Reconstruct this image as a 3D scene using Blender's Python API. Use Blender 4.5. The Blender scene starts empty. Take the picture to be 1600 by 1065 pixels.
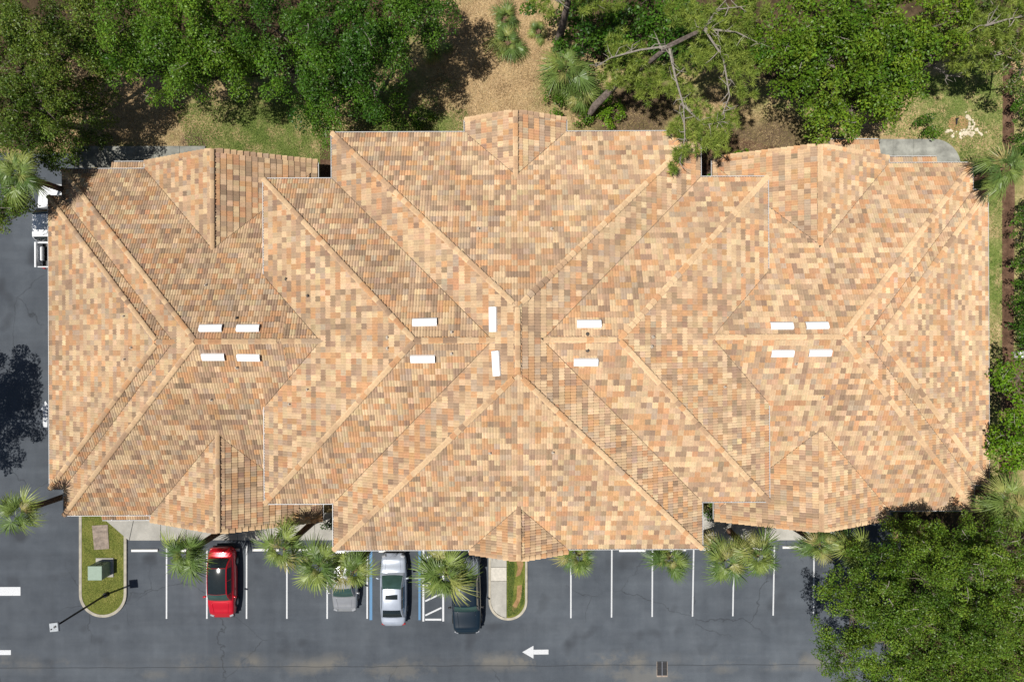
import bpy, math, random
import numpy as np
from mathutils import Vector, Matrix

random.seed(7)
RNG = np.random.default_rng(7)
S = bpy.context.scene
COL = S.collection

# ------------------------------------------------------------------ camera
CAM_H = 47.0
F_PX = 1067.0                       # focal length in pixels of a 1600 px wide frame
ROLL = 0.0044
cam_d = bpy.data.cameras.new('camera')
cam_d.sensor_width = 36.0
cam_d.lens = 36.0 * F_PX / 1600.0
cam_d.clip_end = 2000.0
cam = bpy.data.objects.new('camera', cam_d)
cam.location = (0, 0, CAM_H)
cam.rotation_euler = (0, 0, -ROLL)
COL.objects.link(cam)
S.camera = cam

# ------------------------------------------------------------------ light
SUN_EL = math.radians(70.5)
SUN_AZ = math.atan2(-0.936, -0.351)            # sun stands to the lower left of the picture
world = bpy.data.worlds.new('World')
S.world = world
world.use_nodes = True
wn = world.node_tree
sky = wn.nodes.new('ShaderNodeTexSky')
sky.sky_type = 'NISHITA'
sky.sun_disc = False
sky.sun_elevation = SUN_EL
sky.sun_rotation = SUN_AZ
wn.links.new(sky.outputs[0], wn.nodes['Background'].inputs[0])
wn.nodes['Background'].inputs[1].default_value = 0.05
sun_d = bpy.data.lights.new('sun', 'SUN')
sun_d.energy = 4.7
sun_d.angle = math.radians(0.5)
sun_d.color = (1.0, 0.965, 0.91)
sun = bpy.data.objects.new('sun', sun_d)
sdir = Vector((math.sin(SUN_AZ) * math.cos(SUN_EL), math.cos(SUN_AZ) * math.cos(SUN_EL), math.sin(SUN_EL)))
sun.rotation_euler = sdir.to_track_quat('Z', 'Y').to_euler()
sun.location = sdir * 80
COL.objects.link(sun)
S.view_settings.view_transform = 'Standard'
S.view_settings.look = 'None'
S.view_settings.exposure = 0.10
S.view_settings.gamma = 1.0


# ------------------------------------------------------------------ helpers
def W(px, py, z=0.0):
    """world point at height z seen at photo pixel (px, py)"""
    dx, dy = px - 800.0, py - 532.5
    x = dx - ROLL * dy
    y = dy + ROLL * dx
    k = (CAM_H - z) / F_PX
    return Vector((x * k, -y * k, z))


def tag(o, label=None, cat=None, group=None, kind=None):
    if label: o['label'] = label
    if cat: o['category'] = cat
    if group: o['group'] = group
    if kind: o['kind'] = kind
    return o


def empty(name, loc, rz=0.0):
    o = bpy.data.objects.new(name, None)
    o.location = loc
    o.rotation_euler = (0, 0, rz)
    COL.objects.link(o)
    return o


def link(name, me, parent=None, loc=None):
    o = bpy.data.objects.new(name, me)
    COL.objects.link(o)
    if parent: o.parent = parent
    if loc is not None: o.location = loc
    return o


def mesh(name, verts, faces, mat, smooth=False, cols=None, cname='tcol'):
    me = bpy.data.meshes.new(name)
    me.from_pydata([tuple(v) for v in verts], [], faces)
    if mat: me.materials.append(mat)
    if smooth:
        me.polygons.foreach_set('use_smooth', [True] * len(me.polygons))
    if cols is not None:
        a = me.attributes.new(cname, 'FLOAT_COLOR', 'FACE')
        arr = np.ones((len(faces), 4), np.float32)
        arr[:, :3] = np.asarray(cols, np.float32)
        a.data.foreach_set('color', arr.ravel())
    me.update()
    return me


def fast_mesh(name, V, nper, mat, cols=None, smooth=False):
    """V: (N, nper, 3) polygons that share no vertices"""
    N = V.shape[0]
    me = bpy.data.meshes.new(name)
    me.vertices.add(N * nper)
    me.vertices.foreach_set('co', np.ascontiguousarray(V, np.float32).ravel())
    me.loops.add(N * nper)
    me.loops.foreach_set('vertex_index', np.arange(N * nper, dtype=np.int32))
    me.polygons.add(N)
    me.polygons.foreach_set('loop_start', np.arange(N, dtype=np.int32) * nper)
    me.polygons.foreach_set('loop_total', np.full(N, nper, np.int32))
    if mat: me.materials.append(mat)
    if cols is not None:
        a = me.attributes.new('tcol', 'FLOAT_COLOR', 'FACE')
        arr = np.ones((N, 4), np.float32)
        arr[:, :3] = cols
        a.data.foreach_set('color', arr.ravel())
    me.update(calc_edges=True)
    return me


class MB:
    """collects geometry for one mesh object"""
    def __init__(self):
        self.v, self.f = [], []

    def add(self, verts, faces):
        o = len(self.v)
        self.v += [tuple(p) for p in verts]
        self.f += [tuple(i + o for i in f) for f in faces]

    def box(self, c, s, rz=0.0, bevel=0.0):
        hx, hy, hz = s[0] / 2, s[1] / 2, s[2] / 2
        b = min(bevel, hx * .9, hy * .9, hz * .9)
        pts = []
        ca, sa = math.cos(rz), math.sin(rz)
        if b <= 0:
            lay = [(hx, hy, -hz), (hx, hy, hz)]
        else:
            lay = [(hx - b, hy - b, -hz), (hx, hy, -hz + b), (hx, hy, hz - b), (hx - b, hy - b, hz)]
        for (ax, ay, z) in lay:
            for sx, sy in ((-1, -1), (1, -1), (1, 1), (-1, 1)):
                x, y = sx * ax, sy * ay
                pts.append((c[0] + x * ca - y * sa, c[1] + x * sa + y * ca, c[2] + z))
        fs = [(3, 2, 1, 0)]
        n = len(lay)
        for l in range(n - 1):
            for k in range(4):
                a, d = l * 4 + k, l * 4 + (k + 1) % 4
                fs.append((a, d, d + 4, a + 4))
        t = (n - 1) * 4
        fs.append((t, t + 1, t + 2, t + 3))
        self.add(pts, fs)

    def tube(self, pts, rads, n=7, cap=True):
        pts = [Vector(p) for p in pts]
        vs, fs = [], []
        for i, p in enumerate(pts):
            d = (pts[min(i + 1, len(pts) - 1)] - pts[max(i - 1, 0)])
            if d.length < 1e-6: d = Vector((0, 0, 1))
            d.normalize()
            a = Vector((0, 0, 1)) if abs(d.z) < .9 else Vector((1, 0, 0))
            u = d.cross(a).normalized(); w = d.cross(u)
            for k in range(n):
                t = 2 * math.pi * k / n
                vs.append(p + (u * math.cos(t) + w * math.sin(t)) * rads[i])
        for i in range(len(pts) - 1):
            for k in range(n):
                a, b = i * n + k, i * n + (k + 1) % n
                fs.append((a, b, b + n, a + n))
        if cap:
            fs.append(tuple(range(n - 1, -1, -1)))
            fs.append(tuple((len(pts) - 1) * n + k for k in range(n)))
        self.add(vs, fs)

    def prism(self, poly, z0, z1):
        n = len(poly)
        vs = [(p[0], p[1], z0) for p in poly] + [(p[0], p[1], z1) for p in poly]
        fs = [tuple(range(n - 1, -1, -1)), tuple(range(n, 2 * n))]
        for i in range(n):
            j = (i + 1) % n
            fs.append((i, j, j + n, i + n))
        self.add(vs, fs)

    def build(self, name, mat, parent=None, smooth=False, loc=None):
        return link(name, mesh(name, self.v, self.f, mat, smooth), parent, loc)


# ------------------------------------------------------------------ materials
def new_mat(name, rough=.8, spec=.3):
    m = bpy.data.materials.new(name)
    m.use_nodes = True
    b = m.node_tree.nodes['Principled BSDF']
    b.inputs['Roughness'].default_value = rough
    b.inputs['Specular IOR Level'].default_value = spec
    if rough > .75: b.inputs['Diffuse Roughness'].default_value = 1.0
    return m, m.node_tree, b


def N(nt, kind, **kw):
    n = nt.nodes.new(kind)
    for k, v in kw.items(): setattr(n, k, v)
    return n


def noise(nt, vec, scale, detail=4, rough=.55):
    n = N(nt, 'ShaderNodeTexNoise')
    n.inputs['Scale'].default_value = scale
    n.inputs['Detail'].default_value = detail
    n.inputs['Roughness'].default_value = rough
    if vec is not None: nt.links.new(vec, n.inputs['Vector'])
    return n.outputs['Fac']


def ramp(nt, fac, stops, interp='LINEAR'):
    r = N(nt, 'ShaderNodeValToRGB')
    r.color_ramp.interpolation = interp
    els = r.color_ramp.elements
    while len(els) > 1: els.remove(els[-1])
    els[0].position = stops[0][0]
    els[0].color = (*stops[0][1], 1) if len(stops[0][1]) == 3 else stops[0][1]
    for p, c in stops[1:]:
        e = els.new(p); e.color = (*c, 1)
    nt.links.new(fac, r.inputs[0])
    return r.outputs[0]


def mix(nt, fac, a, b, mode='MIX'):
    n = N(nt, 'ShaderNodeMix', data_type='RGBA', blend_type=mode)
    for s, v in ((n.inputs[0], fac), (n.inputs[6], a), (n.inputs[7], b)):
        if hasattr(v, 'is_output'): nt.links.new(v, s)
        elif isinstance(v, (int, float)): s.default_value = v
        else: s.default_value = (*v, 1)
    return n.outputs[2]


def math_n(nt, op, a, b=None, clamp=False):
    n = N(nt, 'ShaderNodeMath', operation=op, use_clamp=clamp)
    for s, v in ((n.inputs[0], a), (n.inputs[1], b)):
        if v is None: continue
        if hasattr(v, 'is_output'): nt.links.new(v, s)
        else: s.default_value = v
    return n.outputs[0]


def obj_vec(nt):
    return N(nt, 'ShaderNodeTexCoord').outputs['Object']


def pos_vec(nt):
    return N(nt, 'ShaderNodeNewGeometry').outputs['Position']


def bump(nt, b, h, strength=.4, dist=.02):
    n = N(nt, 'ShaderNodeBump')
    n.inputs['Strength'].default_value = strength
    n.inputs['Distance'].default_value = dist
    nt.links.new(h, n.inputs['Height'])
    nt.links.new(n.outputs[0], b.inputs['Normal'])


def simple(name, col, rough=.6, spec=.4, metal=0., var=.12, scale=6.):
    m, nt, b = new_mat(name, rough, spec)
    b.inputs['Metallic'].default_value = metal
    f = noise(nt, pos_vec(nt), scale, 5, .6)
    lo = tuple(c * (1 - var) for c in col); hi = tuple(min(1, c * (1 + var)) for c in col)
    nt.links.new(ramp(nt, f, [(.3, lo), (.7, hi)]), b.inputs['Base Color'])
    return m


MAT = {}


def attr_col(nt, name='tcol'):
    a = N(nt, 'ShaderNodeAttribute', attribute_name=name)
    return a.outputs['Color']


# clay tile: colour of each tile from the attribute, fine grain and streaks on top
m, nt, b = new_mat('clay_tile', .85, .2)
g1 = noise(nt, pos_vec(nt), 9.0, 5, .65)
g2 = noise(nt, pos_vec(nt), .22, 3, .5)
c = mix(nt, 1.0, attr_col(nt), ramp(nt, g1, [(.25, (.80, .79, .78)), (.7, (1.08, 1.08, 1.08))]), 'MULTIPLY')
c = mix(nt, 1.0, c, ramp(nt, g2, [(.3, (.90, .89, .88)), (.7, (1.06, 1.05, 1.04))]), 'MULTIPLY')
c = mix(nt, ramp(nt, noise(nt, pos_vec(nt), .9, 6, .7), [(.55, (0, 0, 0)), (.80, (.5, .5, .5))]), c, (.30, .235, .18))
nt.links.new(c, b.inputs['Base Color'])
MAT['tile'] = m
MAT['deck'] = simple('roof_underlay', (.10, .075, .055), .9)
MAT['fascia'] = simple('painted_fascia', (.62, .56, .46), .7)
MAT['stucco'] = simple('beige_stucco', (.56, .48, .37), .9)
MAT['gutter'] = simple('white_gutter', (.52, .51, .50), .45, .4, 0, .06)
MAT['white_metal'] = simple('white_vent_metal', (.86, .86, .85), .4, .4, 0, .03)
MAT['dark_hole'] = simple('opening_shade', (.015, .015, .015), .8)  # near-black colour stands in for the shade inside openings
MAT['pipe'] = simple('vent_pipe_grey', (.47, .40, .32), .6)
MAT['lead'] = simple('dark_pipe', (.08, .07, .06), .6)

# asphalt
m, nt, b = new_mat('asphalt', .82, .32)
p = pos_vec(nt)
big = noise(nt, p, .11, 5, .6)
mid = noise(nt, p, .75, 5, .62)
mp = N(nt, 'ShaderNodeMapping'); mp.inputs['Scale'].default_value = (.12, 1.3, 1)
nt.links.new(p, mp.inputs[0])
drag = noise(nt, mp.outputs[0], .8, 4, .55)
mp2 = N(nt, 'ShaderNodeMapping'); mp2.inputs['Scale'].default_value = (1.2, .10, 1)
nt.links.new(p, mp2.inputs[0])
drip = noise(nt, mp2.outputs[0], .9, 4, .55)
fine = noise(nt, p, 26., 3, .7)
base = ramp(nt, big, [(.32, (.074, .089, .108)), (.5, (.104, .121, .142)), (.66, (.155, .176, .198))])
base = mix(nt, .50, base, ramp(nt, mid, [(.3, (.064, .076, .092)), (.72, (.128, .144, .162))]))
base = mix(nt, 1., base, ramp(nt, drag, [(.25, (.82, .82, .83)), (.75, (1.14, 1.14, 1.14))]), 'MULTIPLY')
base = mix(nt, 1., base, ramp(nt, drip, [(.25, (.86, .86, .87)), (.75, (1.10, 1.10, 1.10))]), 'MULTIPLY')
base = mix(nt, 1., base, ramp(nt, fine, [(.3, (.74, .74, .74)), (.72, (1.22, 1.22, 1.22))]), 'MULTIPLY')
sp2 = noise(nt, p, 60., 2, .8)
base = mix(nt, ramp(nt, sp2, [(.62, (0, 0, 0)), (.74, (.6, .6, .6))]), base, (.20, .205, .21))
vor = N(nt, 'ShaderNodeTexVoronoi', feature='DISTANCE_TO_EDGE'); vor.inputs['Scale'].default_value = .16
wv = N(nt, 'ShaderNodeVectorMath', operation='ADD'); nt.links.new(p, wv.inputs[0])
nz = N(nt, 'ShaderNodeTexNoise'); nz.inputs['Scale'].default_value = .9; nz.inputs['Detail'].default_value = 5; nt.links.new(p, nz.inputs['Vector'])
nt.links.new(nz.outputs['Color'], wv.inputs[1]); nt.links.new(wv.outputs[0], vor.inputs['Vector'])
ck = ramp(nt, vor.outputs['Distance'], [(.0, (.7, .7, .7)), (.005, (0, 0, 0))])
ckm = ramp(nt, noise(nt, p, .14, 3, .5), [(.52, (0, 0, 0)), (.60, (1, 1, 1))])
base = mix(nt, math_n(nt, 'MULTIPLY', ck, ckm), base, (.030, .034, .040))
# oil drips and repaired spots
sp = noise(nt, p, .42, 2, .4)
base = mix(nt, ramp(nt, sp, [(.62, (0, 0, 0)), (.74, (.6, .6, .6))]), base, (.030, .033, .040))
# sand washed along the low line of the lane
sep = N(nt, 'ShaderNodeSeparateXYZ'); nt.links.new(p, sep.inputs[0])
wob = noise(nt, p, .35, 3, .5)
yy = math_n(nt, 'ADD', sep.outputs[1], math_n(nt, 'MULTIPLY', wob, 1.1))
d0 = math_n(nt, 'ABSOLUTE', math_n(nt, 'ADD', yy, 21.55))
band = math_n(nt, 'SUBTRACT', 1.0, math_n(nt, 'MULTIPLY', d0, 1.25), True)
sn = ramp(nt, noise(nt, p, .30, 7, .70), [(.47, (0, 0, 0)), (.58, (1, 1, 1))])
gap = ramp(nt, noise(nt, mp2.outputs[0], .16, 3, .5), [(.46, (.12, .12, .12)), (.56, (1, 1, 1))])
sm = math_n(nt, 'MULTIPLY', math_n(nt, 'MULTIPLY', math_n(nt, 'MULTIPLY', band, sn), gap), .6)
base = mix(nt, sm, base, (.25, .225, .18))
for cpt, rad in ((W(1010, 1056), 2.3), (W(1130, 1046), 1.0), (W(620, 1046), 2.2), (W(480, 1043), 1.8), (W(240, 1052), 1.3)):
    vd = N(nt, 'ShaderNodeVectorMath', operation='DISTANCE')
    mm = N(nt, 'ShaderNodeMapping'); mm.inputs['Scale'].default_value = (.5, 1.6, 1); nt.links.new(p, mm.inputs[0]); nt.links.new(mm.outputs[0], vd.inputs[0])
    vd.inputs[1].default_value = (cpt.x * .5, cpt.y * 1.6, 0)
    dd = math_n(nt, 'ADD', vd.outputs['Value'], math_n(nt, 'MULTIPLY', noise(nt, p, .9, 6, .7), rad * 1.5))
    bl = math_n(nt, 'MULTIPLY', math_n(nt, 'SUBTRACT', rad * 1.3, dd), 1.3, True)
    base = mix(nt, math_n(nt, 'MULTIPLY', bl, .38), base, (.25, .225, .18))
# the seam itself
seam = math_n(nt, 'SUBTRACT', 1.0, math_n(nt, 'MULTIPLY', math_n(nt, 'ABSOLUTE', math_n(nt, 'ADD', math_n(nt, 'ADD', sep.outputs[1], math_n(nt, 'MULTIPLY', wob, .22)), 22.22)), 26.), True)
base = mix(nt, math_n(nt, 'MULTIPLY', seam, .75), base, (.022, .024, .028))
nt.links.new(base, b.inputs['Base Color'])
bump(nt, b, fine, .35, .01)
MAT['asphalt'] = m

# painted markings, worn
def paint(name, col):
    m, nt, b = new_mat(name, .6, .35)
    w = noise(nt, pos_vec(nt), 14., 5, .7)
    nt.links.new(mix(nt, ramp(nt, w, [(.54, (0, 0, 0)), (.72, (.75, .75, .75))]), col, (.12, .125, .135)), b.inputs['Base Color'])
    return m
MAT['paint'] = paint('white_road_paint', (.56, .57, .58))
MAT['blue'] = paint('blue_road_paint', (.075, .20, .36))

# soil, straw and grass ground
m, nt, b = new_mat('ground_cover', .95, .1)
p = pos_vec(nt)
n1 = noise(nt, p, .16, 5, .62)
n2 = noise(nt, p, 2.2, 6, .7)
n3 = noise(nt, p, 11., 4, .7)
straw = ramp(nt, n2, [(.25, (.27, .180, .10)), (.5, (.46, .33, .185)), (.75, (.60, .46, .28))])
green = ramp(nt, n2, [(.25, (.080, .115, .026)), (.5, (.155, .205, .050)), (.78, (.28, .285, .10))])
green = mix(nt, ramp(nt, noise(nt, p, .8, 5, .65), [(.48, (0, 0, 0)), (.62, (.75, .75, .75))]), green, straw)
dirt = ramp(nt, n2, [(.3, (.075, .050, .032)), (.7, (.19, .135, .085))])
g = mix(nt, ramp(nt, n1, [(.40, (0, 0, 0)), (.60, (1, 1, 1))]), straw, green)
def blob(c, r, soft=.35):
    vd = N(nt, 'ShaderNodeVectorMath', operation='DISTANCE')
    nt.links.new(p, vd.inputs[0]); vd.inputs[1].default_value = c
    dd = math_n(nt, 'ADD', vd.outputs['Value'], math_n(nt, 'MULTIPLY', noise(nt, p, .5, 4, .6), r * .8))
    return math_n(nt, 'SUBTRACT', 1.0, math_n(nt, 'DIVIDE', math_n(nt, 'SUBTRACT', dd, r * .9), r * soft), True)
for (q, r, what) in (((775, 60), 5.6, straw), ((775, 150), 4.3, straw), ((420, 205), 5.0, green), ((650, 190), 3.4, green), ((1010, 165), 3.0, dirt),
                     ((980, 190), 3.5, dirt), ((1215, 215), 2.4, dirt), ((1150, 225), 2.2, dirt), ((200, 160), 4.5, straw), ((1556, 430), 3.4, green), ((1520, 130), 3.0, green),
                     ((300, 225), 1.3, dirt), ((1590, 600), 3.2, dirt)):
    g = mix(nt, blob(W(*q), r), g, what)
g = mix(nt, 1., g, ramp(nt, n3, [(.25, (.62, .62, .62)), (.75, (1.28, 1.26, 1.22))]), 'MULTIPLY')
nt.links.new(g, b.inputs['Base Color'])
bump(nt, b, n3, .8, .05)
MAT['ground'] = m

def grass_mat(name, a, c_, d):
    m, nt, b = new_mat(name, .95, .1)
    p = pos_vec(nt)
    n2 = noise(nt, p, 1.6, 6, .7); n3 = noise(nt, p, 14., 4, .7)
    g = ramp(nt, n2, [(.28, a), (.5, c_), (.75, d)])
    g = mix(nt, 1., g, ramp(nt, n3, [(.25, (.65, .65, .65)), (.75, (1.3, 1.28, 1.2))]), 'MULTIPLY')
    nt.links.new(g, b.inputs['Base Color'])
    bump(nt, b, n3, .8, .04)
    return m
MAT['island_grass'] = grass_mat('island_turf', (.090, .115, .026), (.18, .205, .045), (.30, .285, .085))
MAT['mulch'] = grass_mat('bark_mulch', (.055, .032, .022), (.13, .076, .050), (.25, .165, .11))
MAT['sand'] = grass_mat('pale_sand', (.45, .38, .28), (.62, .55, .43), (.75, .70, .6))
MAT['bare'] = grass_mat('bare_soil', (.26, .16, .08), (.38, .24, .12), (.48, .33, .18))

m, nt, b = new_mat('concrete', .85, .25)
p = pos_vec(nt)
f1 = noise(nt, p, 1.1, 6, .65); f2 = noise(nt, p, 22., 3, .6)
c = ramp(nt, f1, [(.3, (.40, .385, .345)), (.7, (.56, .54, .49))])
c = mix(nt, 1., c, ramp(nt, f2, [(.3, (.88, .88, .88)), (.7, (1.08, 1.08, 1.08))]), 'MULTIPLY')
nt.links.new(c, b.inputs['Base Color'])
MAT['concrete'] = m
MAT['concrete_new'] = simple('pale_concrete', (.62, .59, .53), .85, .25)
MAT['kerb'] = simple('kerb_concrete', (.50, .46, .38), .85, .25, 0, .2, 3.)
MAT['dappled_concrete'] = simple('shade_mottled_concrete', (.30, .30, .265), .9, .2, 0, .35, 1.5)  # grey slabs, tree shade dapples painted in as mottling
MAT['pad'] = simple('weathered_pad', (.38, .31, .255), .9, .2, 0, .35, 4.)

# foliage: colour per leaf from the attribute
def leaf_mat(name, trans=.35, rough=.45, spec=.35):
    m, nt, b = new_mat(name, rough, spec)
    col = attr_col(nt)
    nt.links.new(col, b.inputs['Base Color'])
    tr = N(nt, 'ShaderNodeBsdfTranslucent')
    nt.links.new(mix(nt, 1., col, (1.3, 1.35, .5), 'MULTIPLY'), tr.inputs[0])
    ms = N(nt, 'ShaderNodeMixShader'); ms.inputs[0].default_value = trans
    out = nt.nodes['Material Output']
    nt.links.new(b.outputs[0], ms.inputs[1]); nt.links.new(tr.outputs[0], ms.inputs[2])
    nt.links.new(ms.outputs[0], out.inputs['Surface'])
    return m
MAT['leaf'] = leaf_mat('leaf', .22, .42, .25)
MAT['blade'] = leaf_mat('grass_blade', .25, .7, .2)
# palm fronds vary from one frond to the next
m, nt, b = new_mat('palm_frond', .42, .4)
oi = N(nt, 'ShaderNodeObjectInfo')
col = ramp(nt, oi.outputs['Random'], [(0, (.095, .165, .040)), (.5, (.170, .245, .058)), (.85, (.27, .33, .080)), (1, (.38, .32, .13))])
col = mix(nt, 1., col, ramp(nt, noise(nt, obj_vec(nt), 7., 3), [(.3, (.75, .75, .75)), (.7, (1.2, 1.2, 1.2))]), 'MULTIPLY')
nt.links.new(col, b.inputs['Base Color'])
tr = N(nt, 'ShaderNodeBsdfTranslucent'); nt.links.new(mix(nt, 1., col, (1.3, 1.3, .6), 'MULTIPLY'), tr.inputs[0])
ms = N(nt, 'ShaderNodeMixShader'); ms.inputs[0].default_value = .25
nt.links.new(b.outputs[0], ms.inputs[1]); nt.links.new(tr.outputs[0], ms.inputs[2])
nt.links.new(ms.outputs[0], nt.nodes['Material Output'].inputs['Surface'])
MAT['frond'] = m
MAT['dry_frond'] = simple('dry_frond', (.34, .21, .11), .8, .2, 0, .3, 9.)
MAT['bark'] = simple('grey_bark', (.135, .11, .09), .95, .1, 0, .45, 5.)
MAT['pine_bark'] = simple('pine_bark', (.13, .105, .09), .95, .1, 0, .5, 6.)
MAT['twig'] = simple('pale_twig', (.27, .24, .205), .9, .1, 0, .3, 8.)
MAT['palm_bark'] = simple('palm_trunk', (.17, .105, .07), .95, .1, 0, .45, 8.)


def paintwork(name, col, metal=.3, rough=.28):
    m, nt, b = new_mat(name, rough, .5)
    b.inputs['Metallic'].default_value = metal
    b.inputs['Coat Weight'].default_value = .8
    b.inputs['Coat Roughness'].default_value = .06
    f = noise(nt, obj_vec(nt), 3., 4)
    nt.links.new(ramp(nt, f, [(.3, tuple(c * .93 for c in col)), (.7, tuple(min(1, c * 1.05) for c in col))]), b.inputs['Base Color'])
    return m
MAT['glass'] = simple('tinted_glass', (.012, .018, .02), .06, .6, 0, .1)
MAT['glass_green'] = simple('green_tinted_glass', (.035, .07, .06), .06, .6, 0, .15, 3.)
MAT['rubber'] = simple('tyre_rubber', (.02, .02, .02), .85)
MAT['alloy'] = simple('alloy_rim', (.5, .5, .52), .3, .5, .9)
MAT['black_trim'] = simple('black_trim', (.02, .02, .022), .5)
MAT['headlamp'] = simple('clear_lamp', (.30, .31, .33), .15, .6)
MAT['taillamp'] = simple('red_lamp', (.35, .015, .015), .2, .6)
MAT['chrome'] = simple('chrome', (.7, .7, .72), .15, .5, 1.)
MAT['black_pole'] = simple('black_pole', (.015, .015, .017), .5)
MAT['lamp_head'] = simple('grey_lamp_head', (.22, .24, .26), .4, .5, .2, .25, 9.)
MAT['green_box'] = simple('green_cabinet', (.19, .265, .20), .5, .4, 0, .08)
MAT['iron'] = simple('cast_iron', (.06, .06, .065), .6, .4, .5)
MAT['white_box'] = simple('white_plastic', (.78, .76, .78), .5)

# ------------------------------------------------------------------ ground, asphalt, pavements
def sheet(name, poly, z, mat, parent=None, kind=None):
    v = [(p[0], p[1], z) for p in poly]
    o = link(name, mesh(name, v, [tuple(range(len(v)))], mat), parent)
    if kind: o['kind'] = kind
    return o


def gp(px, py):           # ground pixel -> (x, y)
    p = W(px, py)
    return (p.x, p.y)


def rect_px(x0, y0, x1, y1):
    a, b_ = W((x0 + x1) / 2, y0), W((x0 + x1) / 2, y1)
    c_, d_ = W(x0, (y0 + y1) / 2), W(x1, (y0 + y1) / 2)
    return [(c_.x, b_.y), (d_.x, b_.y), (d_.x, a.y), (c_.x, a.y)]


sheet('ground', [(-400, -400), (400, -400), (400, 400), (-400, 400)], -.03, MAT['ground'], kind='structure')
asph = sheet('asphalt', [gp(-700, 236), gp(118, 240), gp(142, 262), gp(142, 792), gp(190, 800), gp(1395, 800), gp(1402, 1500), gp(-700, 1500)], 0.0, MAT['asphalt'], kind='structure')


def line(x0, y0, x1, y1, w, mat='paint', name='painted_line', z=.004):
    a, b_ = W(x0, y0), W(x1, y1)
    d = (b_ - a).normalized(); n = Vector((-d.y, d.x, 0)) * w / 2
    return sheet(name, [a - n, b_ - n, b_ + n, a + n], z, MAT[mat], asph)


ytop = 852
for x in (260, 323, 385, 448, 511, 573.5):
    line(x + .3, ytop if x != 323 else 858, x + .2, 966, .098)
for x, xb, yb in ((892, 892, 965), (956, 955.5, 964), (1019.5, 1019, 963), (1084, 1082, 962.5), (1147, 1145, 962), (1210, 1208, 961), (1272, 1271, 960)):
    line(x, ytop, xb, yb, .098)
line(579.5, ytop, 579.5, 968, .19, 'blue')
line(655.5, ytop, 655.5, 968, .15, 'blue')
line(661.5, ytop, 661.5, 970, .13); line(692.5, ytop, 692.5, 970, .13)
line(664.3, 967.3, 689.6, 967.3, .13)
for k in range(6):
    yb = 869 + k * 22.2
    if 845 < yb - 14 and yb < 962:
        line(664.4, yb + 3 , 689.7, yb - 9, .11)
# arrows and bars in the lanes
a = [(816, 1018), (833.5, 1008), (833.5, 1014.3), (857, 1014), (857, 1021.5), (833.5, 1021.7), (833.5, 1028)]
sheet('lane_arrow', [gp(*q) for q in a][::-1], .004, MAT['paint'], asph)
a = [(71, 626), (80, 641), (74.5, 641), (74, 667), (67, 667), (67, 641), (61, 641)]
sheet('lane_arrow', [gp(*q) for q in a][::-1], .004, MAT['paint'], asph)
sheet('painted_bar', rect_px(-40, 916.5, 32, 930), .004, MAT['paint'], asph)
sheet('painted_bar', rect_px(-40, 1015, 17, 1022.5), .004, MAT['paint'], asph)

# wheel stops
ws0 = MB(); ws0.box((0, 0, .065), (1.83, .17, .13), 0, .035)
ws_me = mesh('wheel_stop', ws0.v, ws0.f, simple('white_wheel_stop', (.74, .73, .70), .75, .2, 0, .12))
stops = [(227, 859, 'white concrete wheel stop in the empty stall beside the grass island'), (291, 859, 'white wheel stop behind the palm left of the red car'),
         (354, 858, 'white wheel stop behind the red car'), (416, 858, 'white wheel stop in the first empty stall right of the red car'),
         (480, 858, 'white wheel stop half hidden by the twin palm crowns'),
         (613, 860, 'white wheel stop ahead of the silver sedan by the eave'), (730, 858, 'white wheel stop under the eave behind the dark pickup'),
         (860, 858, 'white wheel stop in first stall right of the walkway island'), (988, 859, 'white wheel stop right of the palm at the second bay line'), (1051, 858, 'white wheel stop behind the lone palm crown right of centre'),
         (1115, 857, 'white wheel stop at the lower right corner of the tall roof'), (1178, 856, 'white wheel stop under the right pair of palms'), (1243, 854, 'white wheel stop in the last clear stall next to the big oak')]
for x, y, lb in stops:
    o = link('wheel_stop', ws_me, None, W(x, y) + Vector((0, 0, .002)))
    tag(o, lb, 'wheel stop', 'wheel stops along the parking bays')

# sidewalks made of slabs
def slabs(name, polys, label_z=.12, mats=None):
    root = empty(name, (0, 0, 0)); root['kind'] = 'structure'
    for i, pl in enumerate(polys):
        mb = MB(); mb.prism(pl, -.02, label_z)
        mb.build('slab', MAT[(mats or {}).get(i, 'concrete')], root)
    return root


def slab_row(x0, x1, y0, y1, step=34.0, gap=.6):
    out = []; x = x0
    while x < x1 - 4:
        xe = min(x + step, x1)
        out.append(rect_px(x + gap / 2, y0, xe - gap / 2, y1)); x = xe
    return out


front = [[gp(q[0], q[1]) for q in ((164, 800), (160, 806), (203, 843), (211, 806), (211, 800))][::-1],
         [gp(q[0], q[1]) for q in ((212, 800), (212, 806), (204, 843), (252, 843), (252, 800))][::-1]]
front += slab_row(252.5, 1312, 800, 842.5, 40)
slabs('sidewalk', front, .128)
slabs('walkway', slab_row(118, 322, 229, 262, 41), .12, {i: 'dappled_concrete' for i in range(9)})
curve = [gp(1500 - 42 + 42 * math.cos(t), 262 - 44 * math.sin(t)) for t in np.linspace(0, math.pi / 2, 9)]
slabs('rear_walkway', slab_row(1330, 1426, 218, 262, 32) + [[gp(1426.6, 262)] + curve + [gp(1426.6, 218)]], .12, {i: 'dappled_concrete' for i in range(9)})


def rounded(x0, x1, y0, y1, r, n=14):
    """U shaped outline: square at the top, rounded at the bottom, photo pixels"""
    pts = [(x0, y0)]
    for k in range(n + 1):
        t = math.pi / 2 * k / n
        pts.append((x0 + r - r * math.cos(t), y1 - r + r * math.sin(t)))
    for k in range(n + 1):
        t = math.pi / 2 * (1 - k / n)
        pts.append((x1 - r + r * math.cos(t), y1 - r + r * math.sin(t)))
    pts.append((x1, y0))
    return pts


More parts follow.
